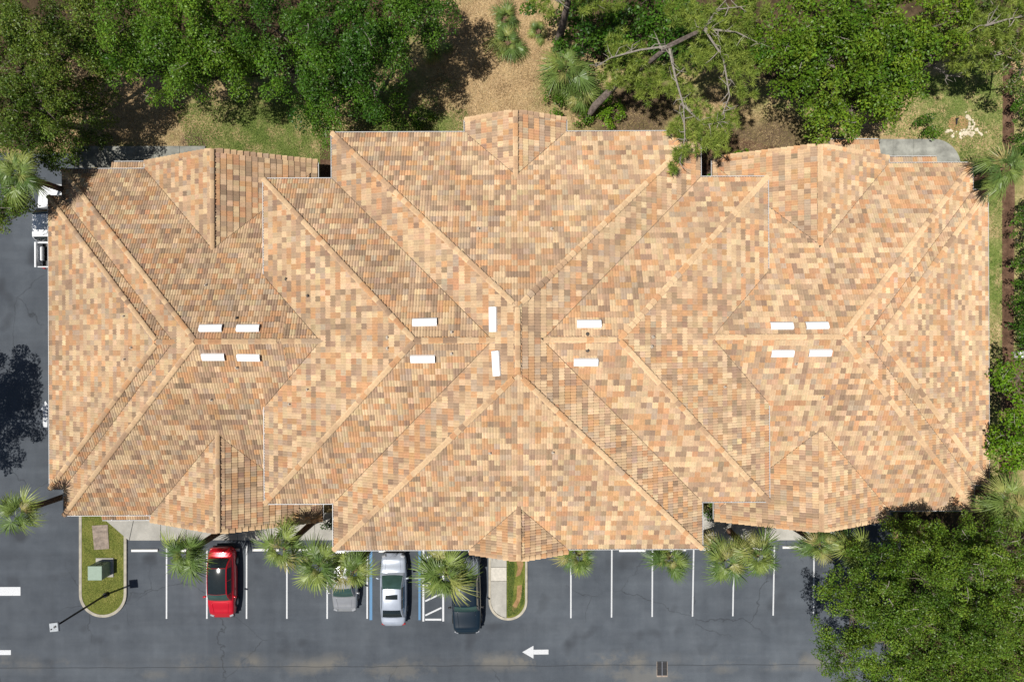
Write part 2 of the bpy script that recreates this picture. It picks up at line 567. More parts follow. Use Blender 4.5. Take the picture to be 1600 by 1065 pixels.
def island(name, outer, inner):
    root = empty(name, (0, 0, 0)); root['kind'] = 'structure'
    n = len(outer)
    o = [gp(*q) for q in outer]; i_ = [gp(*q) for q in inner]
    mb = MB()
    vs = [(p[0], p[1], -.02) for p in o] + [(p[0], p[1], .12) for p in o] + [(p[0], p[1], .12) for p in i_] + [(p[0], p[1], -.02) for p in i_]
    # soften the outer top arris
    fs = []
    for k in range(n - 1):
        for l in range(3):
            fs.append((l * n + k, l * n + k + 1, (l + 1) * n + k + 1, (l + 1) * n + k))
    mb.add(vs, fs)
    mb.build('kerb', MAT['kerb'], root)
    return root, i_


isl1, inn = island('grass_island', rounded(125, 199, 780, 963, 36.5), rounded(129.2, 194.8, 780, 958.8, 32.5))
sheet('turf', inn, .09, MAT['island_grass'], isl1)
isl2, inn = island('walkway_island', rounded(763.5, 824, 830, 967.5, 30), rounded(767, 820.5, 830, 964, 26.7))
half = [q for q in rounded(767, 820.5, 830, 964, 26.7)]
left = [q for q in half if q[0] <= 791.5] + [(791.5, 964), (791.5, 830)]
right = [(791.8, 830), (791.8, 964)] + [q for q in half if q[0] > 792]
sheet('turf', [gp(*q) for q in right], .095, MAT['island_grass'], isl2)
for k, (q0, q1) in enumerate(((843, 884.6), (885.2, 906.4))):
    mb = MB(); mb.prism(rect_px(767.2, q0, 791.4, q1), 0, .118); mb.build('slab', MAT['concrete' if k == 0 else 'concrete_new'], isl2)
mb = MB(); mb.prism([gp(767.2, 907), gp(791.4, 907), gp(791.4, 963.6), gp(784, 961.5), gp(776, 956.5), gp(770.5, 950), gp(767.4, 941)][::-1], 0, .118)
mb.build('slab', MAT['concrete'], isl2)
# bare soil patches in the walkway island
for pts in ([(806, 872), (815, 868), (818, 880), (813, 897), (806, 900), (809, 885)], [(808, 914), (815, 912), (816, 926), (812, 938), (806, 950), (801, 955), (800, 946), (807, 934)]):
    sheet('bare_patch', [gp(*q) for q in pts][::-1], .0995, MAT['bare'], isl2)
# mulch bed along the right side and beds by the walls
sheet('mulch_bed', [gp(q[0], q[1]) for q in ((1567, 100), (1584, 100), (1586, 320), (1584, 560), (1590, 640), (1582, 760), (1566, 790), (1560, 740), (1572, 640), (1566, 540), (1566, 330))][::-1], -.02, MAT['mulch'], kind='structure')
sheet('wall_bed', [gp(q[0], q[1]) for q in ((500, 205), (1120, 205), (1250, 240), (1250, 300), (500, 300))][::-1], -.022, MAT['mulch'], kind='structure')

MAT['litter'] = grass_mat('leaf_litter_floor', (.035, .024, .015), (.085, .060, .036), (.16, .115, .065))
def ragged(poly, amp=10, n=5):
    out = []
    for i in range(len(poly)):
        a, b_ = poly[i], poly[(i + 1) % len(poly)]
        for k in range(n):
            t = k / n
            out.append((a[0] + (b_[0] - a[0]) * t + random.uniform(-amp, amp) * (k > 0), a[1] + (b_[1] - a[1]) * t + random.uniform(-amp, amp) * (k > 0)))
    return out
sheet('tree_bed', [gp(*q) for q in ragged([(1404, 800), (1700, 800), (1700, 1400), (1404, 1400)], 0)][::-1], -.024, MAT['litter'], kind='structure')
sheet('forest_floor', [gp(*q) for q in ragged([(-100, -300), (670, -300), (650, 40), (560, 110), (430, 115), (280, 120), (190, 110), (120, 160), (60, 230), (-100, 235)])][::-1], -.026, MAT['litter'], kind='structure')
sheet('thicket_floor', [gp(*q) for q in ragged([(880, -300), (1700, -300), (1700, 60), (1500, 60), (1400, 140), (1330, 175), (1240, 150), (1150, 90), (960, 110), (890, 60)])][::-1], -.0255, MAT['litter'], kind='structure')

# kerb at the right end of the bays
mb = MB(); mb.prism(rect_px(1403, 843, 1407, 1300), -.02, .12); o = mb.build('kerb', MAT['kerb']); o['kind'] = 'structure'

# ------------------------------------------------------------------ the building
ZE_L, ZE_M = 3.4, 7.0
SL = 1067.0 / (CAM_H - ZE_L); SM = 1067.0 / (CAM_H - ZE_M)
PIT = .5


class Body:
    def __init__(s, name, x0, x1, y0, y1, ze, planes):
        s.name, s.x0, s.x1, s.y0, s.y1, s.ze = name, x0, x1, y0, y1, ze
        s.planes = {}
        for k, m_ in planes.items():
            s.planes[k] = {'W': ((1, 0), x0, m_), 'E': ((-1, 0), -x1, m_), 'S': ((0, 1), y0, m_), 'N': ((0, -1), -y1, m_)}[k]

    def zk(s, k, x, y):
        (dx, dy), e, m_ = s.planes[k]
        return s.ze + m_ * (dx * x + dy * y - e)

    def inside(s, x, y, t=0.0):
        return s.x0 - t <= x <= s.x1 + t and s.y0 - t <= y <= s.y1 + t

    def z(s, x, y, t=0.0):
        if not s.inside(x, y, t): return -99.
        return min(s.zk(k, x, y) for k in s.planes)


cx0, cx1 = -278.5 / SM, 294 / SM
cy0, cy1 = -323.5 / SM, 324.5 / SM
rise = (cx1 - cx0) / 2 * PIT
run_end = (cy1 - cy0) / 2 - 1.70
C = Body('C', cx0, cx1, cy0, cy1, ZE_M, dict(W=PIT, E=PIT, N=rise / run_end, S=rise / run_end))
M = Body('M', -385.5 / SM, 399 / SM, -250.5 / SM, 253 / SM, ZE_M, dict(W=PIT, E=PIT, N=PIT, S=PIT))
L1 = Body('L1', -699.5 / SL, -12.8, -267.5 / SL, 269.6 / SL, ZE_L, dict(W=PIT, N=PIT, S=PIT))
L2 = Body('L2', -721.5 / SL, -15.5, -226.4 / SL, 227.7 / SL, ZE_L, dict(W=PIT, N=PIT, S=PIT))
R1 = Body('R1', 13.1, 719 / SL, -265.6 / SL, 273.4 / SL, ZE_L, dict(E=PIT, N=PIT, S=PIT))
R2 = Body('R2', 16.0, 742.5 / SL, -226 / SL, 231 / SL, ZE_L, dict(E=PIT, N=PIT, S=PIT))
yl0, yl1, yr0, yr1 = L1.y0 + 3, L1.y1 - 3, R1.y0 + 3, R1.y1 - 3
L1B = Body('L1B', -12.8, -9.0, yl0, yl1, ZE_L + 1.5, dict(N=PIT, S=PIT))
R1B = Body('R1B', 9.5, 13.1, yr0, yr1, ZE_L + 1.5, dict(N=PIT, S=PIT))
GTL = Body('GTL', -23.33, -12.41, 3.5, 11.5, ZE_L, dict(W=PIT, E=PIT))
GBL = Body('GBL', -23.05, -12.19, -11.35, -3.5, ZE_L, dict(W=PIT, E=PIT))
GTR = Body('GTR', 12.88, 24.03, 3.5, 11.6, ZE_L, dict(W=PIT, E=PIT))
GBR = Body('GBR', 12.90, 23.98, -11.42, -3.5, ZE_L, dict(W=PIT, E=PIT))
GT = Body('GT', -2.65, 3.165, 8.0, 12.95, ZE_M, dict(W=PIT, E=PIT))
GB = Body('GB', -2.49, 3.17, -12.35, -8.0, ZE_M, dict(W=PIT, E=PIT))
# low side roofs that peep out under the wing eaves
def low(name, px0, px1, py, side):
    z = 2.75
    a, b_ = W(px0, py, z), W(px1, py, z)
    y = (a.y + b_.y) / 2
    if side == 'N': return Body(name, a.x, b_.x, y - 1.3, y, z, dict(N=.3))
    return Body(name, a.x, b_.x, y, y + 1.3, z, dict(S=.3))
LOWS = [low('low1', 176, 232, 254.5, 'N'), low('low2', 1384, 1463, 246.5, 'N'), low('low3', 160, 240, 810, 'S'), low('low4', 1297, 1372, 219.5, 'N')]
BODIES = [C, M, L1, L2, R1, R2, L1B, R1B, GTL, GBL, GTR, GBR, GT, GB] + LOWS

bld = empty('office_building', (0, 0, 0))
tag(bld, 'long low office building with blended terracotta tile hip roofs', 'building')

# --- walls
def prism_mesh(b_, inset, z0, z1):
    mb = MB(); mb.prism([(b_.x0 + inset, b_.y0 + inset), (b_.x1 - inset, b_.y0 + inset), (b_.x1 - inset, b_.y1 - inset), (b_.x0 + inset, b_.y1 - inset)], z0, z1)
    return mb
for b_ in (C, M, L1, L2, R1, R2):
    ins = .65 + .01 * BODIES.index(b_)
    prism_mesh(b_, ins, -.05, b_.ze - .16).build('wall', MAT['stucco'], bld)
for b_ in (GTL, GBL, GTR, GBR, GT, GB):
    mb = MB()
    i = .66
    xc = (b_.x0 + b_.x1) / 2; zr = b_.ze + (b_.x1 - b_.x0) / 2 * PIT
    yf, yb = (b_.y1 - .45, b_.y0 + 1.) if b_.y1 > 9 else (b_.y0 + .45, b_.y1 - 1.)
    prof = [(b_.x0 + i, -.05), (b_.x1 - i, -.05), (b_.x1 - i, b_.ze + i * PIT - .2), (xc, zr - .2), (b_.x0 + i, b_.ze + i * PIT - .2)]
    vs = [(x, yf, z) for x, z in prof] + [(x, yb, z) for x, z in prof]
    n = 5
    mb.add(vs, [tuple(range(n)), tuple(range(2 * n - 1, n - 1, -1))] + [(k, (k + 1) % n, (k + 1) % n + n, k + n) for k in range(n)])
    mb.build('gable_wall', MAT['stucco'], bld)

# --- decks, fascia
def clip_poly(poly, fn):
    """keep the part of a polygon of 3D points where fn(p) >= 0"""
    out = []
    for i in range(len(poly)):
        a, b_ = poly[i], poly[(i + 1) % len(poly)]
        fa, fb = fn(a), fn(b_)
        if fa >= 0: out.append(a)
        if (fa > 0 and fb < 0) or (fa < 0 and fb > 0):
            t = fa / (fa - fb)
            out.append(tuple(a[k] + (b_[k] - a[k]) * t for k in range(3)))
    return out


deck = MB(); fas = MB()
for b_ in BODIES:
    for k in b_.planes:
        poly = [(b_.x0, b_.y0, 0), (b_.x1, b_.y0, 0), (b_.x1, b_.y1, 0), (b_.x0, b_.y1, 0)]
        for j in b_.planes:
            if j != k:
                poly = clip_poly(poly, lambda p, j=j, k=k, b_=b_: b_.zk(j, p[0], p[1]) - b_.zk(k, p[0], p[1]))
        if len(poly) < 3: continue
        pts = [(p[0], p[1], b_.zk(k, p[0], p[1]) - .012) for p in poly]
        deck.add(pts, [tuple(range(len(pts)))])
        low_ = [(p[0], p[1], p[2] - .2) for p in pts]
        deck.add(low_, [tuple(range(len(low_) - 1, -1, -1))])
        for i in range(len(pts)):
            a, c_ = pts[i], pts[(i + 1) % len(pts)]
            edge = (abs(a[0] - c_[0]) < 1e-6 and (abs(a[0] - b_.x0) < 1e-6 or abs(a[0] - b_.x1) < 1e-6)) or \
                   (abs(a[1] - c_[1]) < 1e-6 and (abs(a[1] - b_.y0) < 1e-6 or abs(a[1] - b_.y1) < 1e-6))
            if edge:
                fas.add([a, c_, (c_[0], c_[1], c_[2] - .2), (a[0], a[1], a[2] - .2)], [(0, 1, 2, 3)])
roof = deck.build('roof', MAT['deck'], bld)
fas.build('fascia', MAT['fascia'], roof)

# --- tiles
TILE_W, TILE_E = .315, .358
PAL = [((.625, .470, .305), .17), ((.565, .410, .262), .18), ((.550, .330, .178), .14), ((.505, .288, .160), .10), ((.480, .330, .215), .14),
       ((.400, .278, .192), .12), ((.325, .222, .155), .09), ((.455, .350, .260), .06)]
PC = np.array([p[0] for p in PAL]); PC = (PC * .90 + np.array([.52, .362, .222]) * .10) * np.array([1.01, 1.012, .985]); PW = np.array([p[1] for p in PAL]); PW = PW / PW.sum()
NS = 10
prof_s = np.linspace(0, 1, NS + 1)
prof_h = .057 * np.power(np.abs(np.sin(np.pi * 2 * prof_s)), .8)


def tile_local():
    vs = []
    for s, h in zip(prof_s, prof_h): vs.append((s * TILE_W, -.012, .046 + h))           # lower lip
    for s, h in zip(prof_s, prof_h): vs.append((s * TILE_W, TILE_E + .02, .004 + h))    # head
    for s, h in zip(prof_s, prof_h): vs.append((s * TILE_W, -.012, .002 + h * .9))      # underside of lip
    fs = []
    n = NS + 1
    for i in range(NS):
        fs.append((i, i + 1, n + i + 1, n + i))
        fs.append((2 * n + i, 2 * n + i + 1, i + 1, i))
    return np.array(vs), fs


TL_V, TL_F = tile_local()
tiles = []        # (verts Nx3, color, clipped faces or None, z)
cells = []
for b_ in BODIES:
    others = [o for o in BODIES if o is not b_]
    for k, ((dx, dy), e, m_) in b_.planes.items():
        q = math.sqrt(1 + m_ * m_)
        U = np.array([dy, -dx, 0.0]); Vv = np.array([dx / q, dy / q, m_ / q]); Nn = np.array([-dx * m_ / q, -dy * m_ / q, 1 / q])
        corners = [(b_.x0, b_.y0), (b_.x1, b_.y0), (b_.x1, b_.y1), (b_.x0, b_.y1)]
        ss = [c_[0] * U[0] + c_[1] * U[1] for c_ in corners]
        s0, s1 = min(ss), max(ss)
        maxrun = (b_.x1 - b_.x0 if dx else b_.y1 - b_.y0)
        if len(b_.planes) > 1 and {'W', 'E'} <= set(b_.planes) and dx: maxrun /= 2
        if {'N', 'S'} <= set(b_.planes) and dy: maxrun /= 2
        org = np.array([dx * e, dy * e, b_.ze])     # eave point with s = 0
        nco = int(maxrun * q / TILE_E) + 1
        nsx = int((s1 - s0) / TILE_W) + 1
        fns = [(lambda p, j=j, k=k, b_=b_: b_.zk(j, p[0], p[1]) - b_.zk(k, p[0], p[1])) for j in b_.planes if j != k]
        fns += [lambda p, b_=b_: p[0] - b_.x0 + .05, lambda p, b_=b_: b_.x1 - p[0] + .05, lambda p, b_=b_: p[1] - b_.y0 + .05, lambda p, b_=b_: b_.y1 - p[1] + .05]
        for i in range(nco):
            cur = RNG.choice(len(PC), p=PW)
            for j in range(nsx):
                if RNG.random() > .15: cur = RNG.choice(len(PC), p=PW)
                o3 = org + U * (s0 + j * TILE_W) + Vv * (i * TILE_E)
                cs = [o3, o3 + U * TILE_W, o3 + U * TILE_W + Vv * TILE_E, o3 + Vv * TILE_E]
                ins = [all(f(p) >= -.001 for f in fns) for p in cs]
                if not any(ins):
                    mid_ = (cs[0] + cs[2]) / 2
                    if not all(f(mid_) >= 0 for f in fns): continue
                # buried beneath another roof?
                hid = True
                for p in cs:
                    if not any(o.z(p[0], p[1]) > p[2] + .16 for o in others): hid = False; break
                if hid: continue
                vf = []
                mc = (cs[0] + cs[2]) / 2
                for o in others:
                    if o.inside(mc[0], mc[1], .03) and any(abs(o.z(p[0], p[1], .3) - p[2]) < .34 for p in cs):
                        ka = min(o.planes, key=lambda q_: o.zk(q_, mc[0], mc[1]))
                        if abs(o.zk(ka, mc[0], mc[1]) - mc[2]) < .34 and not (ka == k and abs(o.zk(ka, mc[0], mc[1]) - mc[2]) < .01):
                            vf.append(lambda p, o=o, ka=ka, b_=b_, k=k: b_.zk(k, p[0], p[1]) - o.zk(ka, p[0], p[1]) - .007)
                h = RNG.normal(0, .0025)
                loc = TL_V + np.array([0, 0, h])
                wv = o3 + loc[:, :1] * U + loc[:, 1:2] * Vv + loc[:, 2:3] * Nn
                colr = PC[cur] * (1 + RNG.normal(0, .07)) * (1 + RNG.normal(0, .02, 3))
                tiles.append((wv, colr, None if all(ins) and not vf else fns + vf, o3[2], o3, U, Vv, Nn, cur))
# the tiles nearest to the camera are objects of their own, the rest is one part
full = sorted([t for t in tiles if t[2] is None], key=lambda t: -t[3])
single = set(id(t) for t in full[:300])
tile_me = [mesh('roof_tile', TL_V, TL_F, MAT['tile'], False, np.repeat((PC[k // 3] * (.92 + .08 * (k % 3)))[None], len(TL_F), 0)) for k in range(len(PC) * 3)]
vv, ff, cc = [], [], []
off = 0
for t in tiles:
    if id(t) in single:
        o = link('roof_tile', tile_me[t[8] * 3 + random.randrange(3)], roof)
        U, Vv, Nn = t[5], t[6], t[7]
        o.matrix_local = Matrix(((U[0], Vv[0], Nn[0], t[4][0]), (U[1], Vv[1], Nn[1], t[4][1]), (U[2], Vv[2], Nn[2], t[4][2]), (0, 0, 0, 1)))
        continue
    if t[2] is None:
        vv.extend(t[0].tolist())
        ff.extend([tuple(i + off for i in f) for f in TL_F]); cc.extend([t[1]] * len(TL_F)); off += len(t[0])
    else:
        for f in TL_F:
            poly = [tuple(t[0][i]) for i in f]
            for fn in t[2]:
                poly = clip_poly(poly, fn)
                if len(poly) < 3: break
            if len(poly) < 3: continue
            vv.extend(poly); ff.append(tuple(range(off, off + len(poly)))); cc.append(t[1]); off += len(poly)
o = link('tile_courses', mesh('tile_courses', vv, ff, MAT['tile'], False, cc), roof)
o['kind'] = 'stuff'
print('tiles', len(tiles), 'faces', len(ff))

# --- hip, ridge and rake caps
CAP_L, CAP_S = .44, .37
def cap_mesh(k):
    vs, fs = [], []
    n = 7
    for (t, r, up) in ((-.02, .172, .040), (CAP_L, .128, .0)):
        for i in range(n):
            a_ = math.pi * (i / (n - 1))
            vs.append((math.cos(a_) * r, t, math.sin(a_) * r * .85 + up - .03))
    for i in range(n):
        a_ = math.pi * (i / (n - 1))
        vs.append((math.cos(a_) * .12, -.02, math.sin(a_) * .12 * .85 - .03))
    for i in range(n - 1):
        fs.append((i, i + 1, n + i + 1, n + i)); fs.append((2 * n + i, 2 * n + i + 1, i + 1, i))
    c_ = PC[k] * np.array([1.07, 1.05, 1.02])
    return mesh('ridge_cap', vs, fs, MAT['tile'], False, np.repeat(c_[None], len(fs), 0)), np.array(vs), fs, c_
caps = [cap_mesh(k) for k in range(len(PC))]
cap_jobs = []


def cap_line(p0, p1, body, up=.05, side_tilt=0):
    p0, p1 = Vector(p0), Vector(p1)
    d = p1 - p0; L = d.length; d.normalize()
    u = d.cross(Vector((0, 0, 1))).normalized(); n = u.cross(d)
    cw = PW * np.array([3.4, 2.2, 1.3, .6, 1.2, .7, .4, .6]); cw = cw / cw.sum()
    k = RNG.choice(len(PC), p=cw)
    for i in range(int(L / CAP_S)):
        p = p0 + d * (i * CAP_S)
        mid_ = p + d * CAP_S * .5
        if RNG.random() > .3: k = RNG.choice(len(PC), p=cw)
        if any(o.z(mid_.x, mid_.y) > mid_.z + .02 for o in BODIES if o is not body): continue
        cap_jobs.append((p + n * up, u, d, n, k))


def hips(b_, ridge_axis):
    P = b_.planes
    if ridge_axis == 'x':
        yc = (b_.y0 + b_.y1) / 2; h = (b_.y1 - b_.y0) / 2; zr = b_.ze + h * PIT
        xa = b_.x0 + h if 'W' in P else b_.x0
        xb = b_.x1 - h if 'E' in P else b_.x1
        if 'W' in P:
            cap_line((b_.x0, b_.y0, b_.ze), (xa, yc, zr), b_); cap_line((b_.x0, b_.y1, b_.ze), (xa, yc, zr), b_)
        if 'E' in P:
            cap_line((b_.x1, b_.y0, b_.ze), (xb, yc, zr), b_); cap_line((b_.x1, b_.y1, b_.ze), (xb, yc, zr), b_)
        cap_line((xa, yc, zr), (xb, yc, zr), b_)
    else:
        xc = (b_.x0 + b_.x1) / 2; zr = b_.ze + (b_.x1 - b_.x0) / 2 * PIT
        if 'N' in P:
            ya, yb = b_.y0 + run_end, b_.y1 - run_end
            for x in (b_.x0, b_.x1):
                cap_line((x, b_.y0, b_.ze), (xc, ya, zr), b_); cap_line((x, b_.y1, b_.ze), (xc, yb, zr), b_)
            cap_line((xc, ya, zr), (xc, yb, zr), b_)
        else:
            yf, yb = (b_.y1, b_.y0) if b_.y1 > 9 else (b_.y0, b_.y1)
            cap_line((xc, yf, zr), (xc, yb, zr), b_)
            for x in (b_.x0, b_.x1):
                cap_line((x, yf, b_.ze), (xc, yf, zr), b_, .0)
for b_ in (M, L1, L2, R1, R2, L1B, R1B): hips(b_, 'x')
for b_ in (C, GT, GB, GTL, GBL, GTR, GBR): hips(b_, 'y')
cap_jobs.sort(key=lambda j: -j[0].z)
vv, ff, cc = [], [], []; off = 0
for i, (p, u, d, n, k) in enumerate(cap_jobs):
    Mx = Matrix(((u[0], d[0], n[0], p[0]), (u[1], d[1], n[1], p[1]), (u[2], d[2], n[2], p[2]), (0, 0, 0, 1)))
    if i < 300:
        o = link('ridge_cap', caps[k][0], roof); o.matrix_local = Mx
    else:
        vv += [tuple(Mx @ Vector(v)) for v in caps[k][1]]
        ff += [tuple(a + off for a in f) for f in caps[k][2]]; cc += [caps[k][3]] * len(caps[k][2]); off += len(caps[k][1])
o = link('hip_cap_rows', mesh('hip_cap_rows', vv, ff, MAT['tile'], False, cc), roof); o['kind'] = 'stuff'
print('caps', len(cap_jobs))

# --- gutters along every exposed eave
GP = [(.01, -.06), (.01, -.12), (.10, -.12), (.125, -.01), (.125, .012), (.088, .012), (.088, -.0), (.105, -.01), (.09, -.1), (.03, -.1), (.03, -.06)]
def gutter(p0, p1, out):
    p0, p1, out = Vector(p0), Vector(p1), Vector(out)
    n = len(GP)
    vs = [p + out * a + Vector((0, 0, h)) for p in (p0, p1) for a, h in GP]
    fs = [(k, (k + 1) % n, (k + 1) % n + n, k + n) for k in range(n)] + [tuple(range(n)), tuple(range(2 * n - 1, n - 1, -1))]
    mb = MB(); mb.add(vs, fs)
    L = (p1 - p0).length; d = (p1 - p0).normalized()
    t = .6
    while t < L:       # hanger straps
        q = p0 + d * t + out * .06 + Vector((0, 0, .012))
        mb.box(q, (.04 + abs(out.x) * .09, .04 + abs(out.y) * .09, .008)); t += 1.15
    g_ = mb.build('gutter', MAT['gutter'], roof)
    db = MB()  # dark debris bed, put in to darken the trough like shade
    db.add([p0 + out * .012 + Vector((0, 0, -.055)), p1 + out * .012 + Vector((0, 0, -.055)), p1 + out * .1 + Vector((0, 0, -.045)), p0 + out * .1 + Vector((0, 0, -.045))], [(0, 1, 2, 3)])
    db.build('debris_shade', MAT['deck'], g_)


for b_ in BODIES:
    others = [o for o in BODIES if o is not b_]
    E = []
    if 'N' in b_.planes: E.append(((b_.x0, b_.y1), (b_.x1, b_.y1), (0, 1)))
    if 'S' in b_.planes: E.append(((b_.x0, b_.y0), (b_.x1, b_.y0), (0, -1)))
    if 'W' in b_.planes: E.append(((b_.x0, b_.y0), (b_.x0, b_.y1), (-1, 0)))
    if 'E' in b_.planes: E.append(((b_.x1, b_.y0), (b_.x1, b_.y1), (1, 0)))
    for (a, c_, out) in E:
        a, c_ = Vector((*a, b_.ze)), Vector((*c_, b_.ze)); out = (*out, 0)
        L = (c_ - a).length; n = max(2, int(L / .1)); run = None
        for i in range(n + 1):
            p = a.lerp(c_, i / n); q = p + Vector(out) * .1
            free = not any(o.z(q.x, q.y) > b_.ze - .05 for o in others)
            if free and run is None: run = p
            if (not free or i == n) and run is not None:
                if (p - run).length > .25: gutter(run, p, out)
                run = None

# --- white ridge vents and small pipes on the slopes
def roof_z(x, y):
    best, bb = -99, None
    for b_ in BODIES:
        z = b_.z(x, y)
        if z > best: best, bb = z, b_
    k = min(bb.planes, key=lambda k: bb.zk(k, x, y))
    return best, bb.planes[k]


def on_roof(px, py):
    z = 9.0
    for _ in range(12):
        p = W(px, py, z)
        z = roof_z(p.x, p.y)[0]
    p = W(px, py, z)
    return p, roof_z(p.x, p.y)[1]


def slope_frame(pl):
    (dx, dy), e, m_ = pl
    q = math.sqrt(1 + m_ * m_)
    return Vector((dy, -dx, 0)), Vector((dx / q, dy / q, m_ / q)), Vector((-dx * m_ / q, -dy * m_ / q, 1 / q))


VL, VW, VH = 1.28, .44, .20
vent = MB()
n = 5
prof = [(-VW / 2, .03), (-VW / 2 + .02, VH * .8), (-VW / 4, VH), (VW / 4, VH), (VW / 2 - .02, VH * .8), (VW / 2, .03)]
vs = [(s * VL / 2, y, z) for s in (-1, 1) for y, z in prof]
n = len(prof)
vent.add(vs, [(k, k + n, k + n + 1, k + 1) for k in range(n - 1)])
flange = MB(); flange.box((0, 0, .055), (VL + .12, VW + .14, .02))
vent_me = mesh('roof_vent', vent.v, vent.f, MAT['white_metal'])
endm = MB(); endm.add([(VL / 2 - .015, y, z - .004) for y, z in prof] + [(-VL / 2 + .015, y, z - .004) for y, z in prof], [tuple(range(n)), tuple(range(2 * n - 1, n - 1, -1))])  # black plates paint the shade within the vent's open ends
end_me = mesh('open_end_shade', endm.v, endm.f, MAT['dark_hole'])
fl_me = mesh('flange', flange.v, flange.f, MAT['pipe'])
for x, y, tw in ((331, 514, .01), (389, 514, 0), (335, 556, 0), (390, 557, -.02), (664, 505, .02), (661, 559, 0), (772, 499, .01), (777, 567.5, .06), (920, 507.5, 0), (915, 564, 0),
                 (1220, 510.5, 0), (1275, 510, .01), (1221, 550.5, 0), (1279.5, 549.5, 0)):
    p, pl = on_roof(x, y)
    U, Vv, Nn = slope_frame(pl)
    R = Matrix((U, Vv, Nn)).transposed().to_4x4() @ Matrix.Rotation(tw, 4, 'Z')
    o = link('roof_vent', vent_me, roof)
    o.matrix_local = Matrix.Translation(p + Nn * .045) @ R
    for nm, me in (('open_end_shade', end_me), ('flange', fl_me)):
        e_ = link(nm, me, roof); e_.matrix_local = o.matrix_local.copy()
pipe = MB(); pipe.tube([(0, 0, -.05), (0, 0, .24), (0, 0, .25)], [.042, .04, .03], 10)
skirt = MB(); skirt.tube([(0, 0, .03), (0, 0, .07), (0, 0, .1)], [.11, .085, .045], 10)
pv = pipe.v + skirt.v; pf = pipe.f + [tuple(i + len(pipe.v) for i in f) for f in skirt.f]
pipe_me = mesh('vent_pipe', pv, pf, MAT['pipe'])
dark_me = mesh('vent_pipe', pv, pf, MAT['lead'])
for x, y, dk in ((371, 497, 1), (323, 446, 0), (195, 494, 0), (207, 543, 0), (196, 561, 0), (371, 574, 0), (331, 624, 0), (448, 436, 1), (482, 462, 1), (606, 527, 0), (606, 544, 0), (706, 519, 0),
                 (706, 552, 0), (481, 608, 0), (453, 631, 0), (918, 522, 1), (918, 547, 1), (1020, 526, 0), (1018, 541, 0), (748, 358, 0), (862, 358, 0), (766, 707, 0), (864, 706, 0),
                 (1132, 604, 0), (1242, 496, 0), (1243, 568, 0), (1285, 620, 0), (1158, 430, 0)):
    p, pl = on_roof(x, y)
    o = link('vent_pipe', dark_me if dk else pipe_me, roof)
    o.matrix_local = Matrix.Translation(p + Vector((0, 0, .03)))

# ------------------------------------------------------------------ palms
def frond_mesh(seed, n_leaf=30, stalk=.85, blade=.86, mat=None):
    r = random.Random(seed)
    vs, fs = [], []
    # arching stalk
    arc = lambda t: Vector((t, 0, -.16 * t * t))
    pts = [arc(stalk * i / 4) for i in range(5)]
    for i, p in enumerate(pts):
        w = .022 - .003 * i
        vs += [(p.x, -w, p.z), (p.x, w, p.z)]
    for i in range(4): fs.append((2 * i, 2 * i + 1, 2 * i + 3, 2 * i + 2))
    for k in range(n_leaf):
        a = math.radians(-118 + 236 * k / (n_leaf - 1)) + r.uniform(-.05, .05)
        L = blade * (1.0 - .30 * (abs(a) / 2.06) ** 2) * r.uniform(.82, 1.06)
        root_t = stalk - .03 + .22 * max(0, math.cos(a)) * .6
        o = arc(root_t)
        d = Vector((math.cos(a), math.sin(a), 0)); side = Vector((-d.y, d.x, 0))
        drop = r.uniform(.15, .85)
        tw = r.uniform(-.5, .5)
        sd = side * math.cos(tw) + Vector((0, 0, math.sin(tw)))
        b0 = len(vs)
        for t, w in ((0.03, .012), (.42, .028), (.75, .020), (1.0, .003)):
            p = o + d * (L * t) + Vector((0, 0, -.16 * root_t * t * .8 + .06 * math.sin(t * 3) - drop * t * t * L))
            vs += [tuple(p - sd * w), tuple(p + sd * w)]
        for i in range(3): fs.append((b0 + 2 * i, b0 + 2 * i + 1, b0 + 2 * i + 3, b0 + 2 * i + 2))
    return mesh('frond', vs, fs, mat or MAT['frond'])


FRONDS = [frond_mesh(s, 30 + s % 5, .45 + .1 * (s % 4), .92 + .06 * (s % 3)) for s in range(7)]
DRY = [frond_mesh(40 + s, 20, .6, .7, MAT['dry_frond']) for s in range(2)]


def palm_trunk_mesh(h, r=.17):
    vs, fs = [], []
    n = 12; rows = int(h / .13)
    for i in range(rows + 1):
        t = i / rows
        rr = r * (1.22 - .35 * t + (.10 * max(0, t - .82) / .18))
        for k in range(n):
            a = 2 * math.pi * (k + .5 * (i % 2)) / n
            b_ = rr * (1 + (.10 if (i + k) % 2 else -.04))
            vs.append((math.cos(a) * b_, math.sin(a) * b_, h * t))
    for i in range(rows):
        for k in range(n):
            a, c_ = i * n + k, i * n + (k + 1) % n
            fs.append((a, c_, c_ + n, a + n))
    fs.append(tuple(rows * n + k for k in range(n)))
    return mesh('trunk', vs, fs, MAT['palm_bark'])


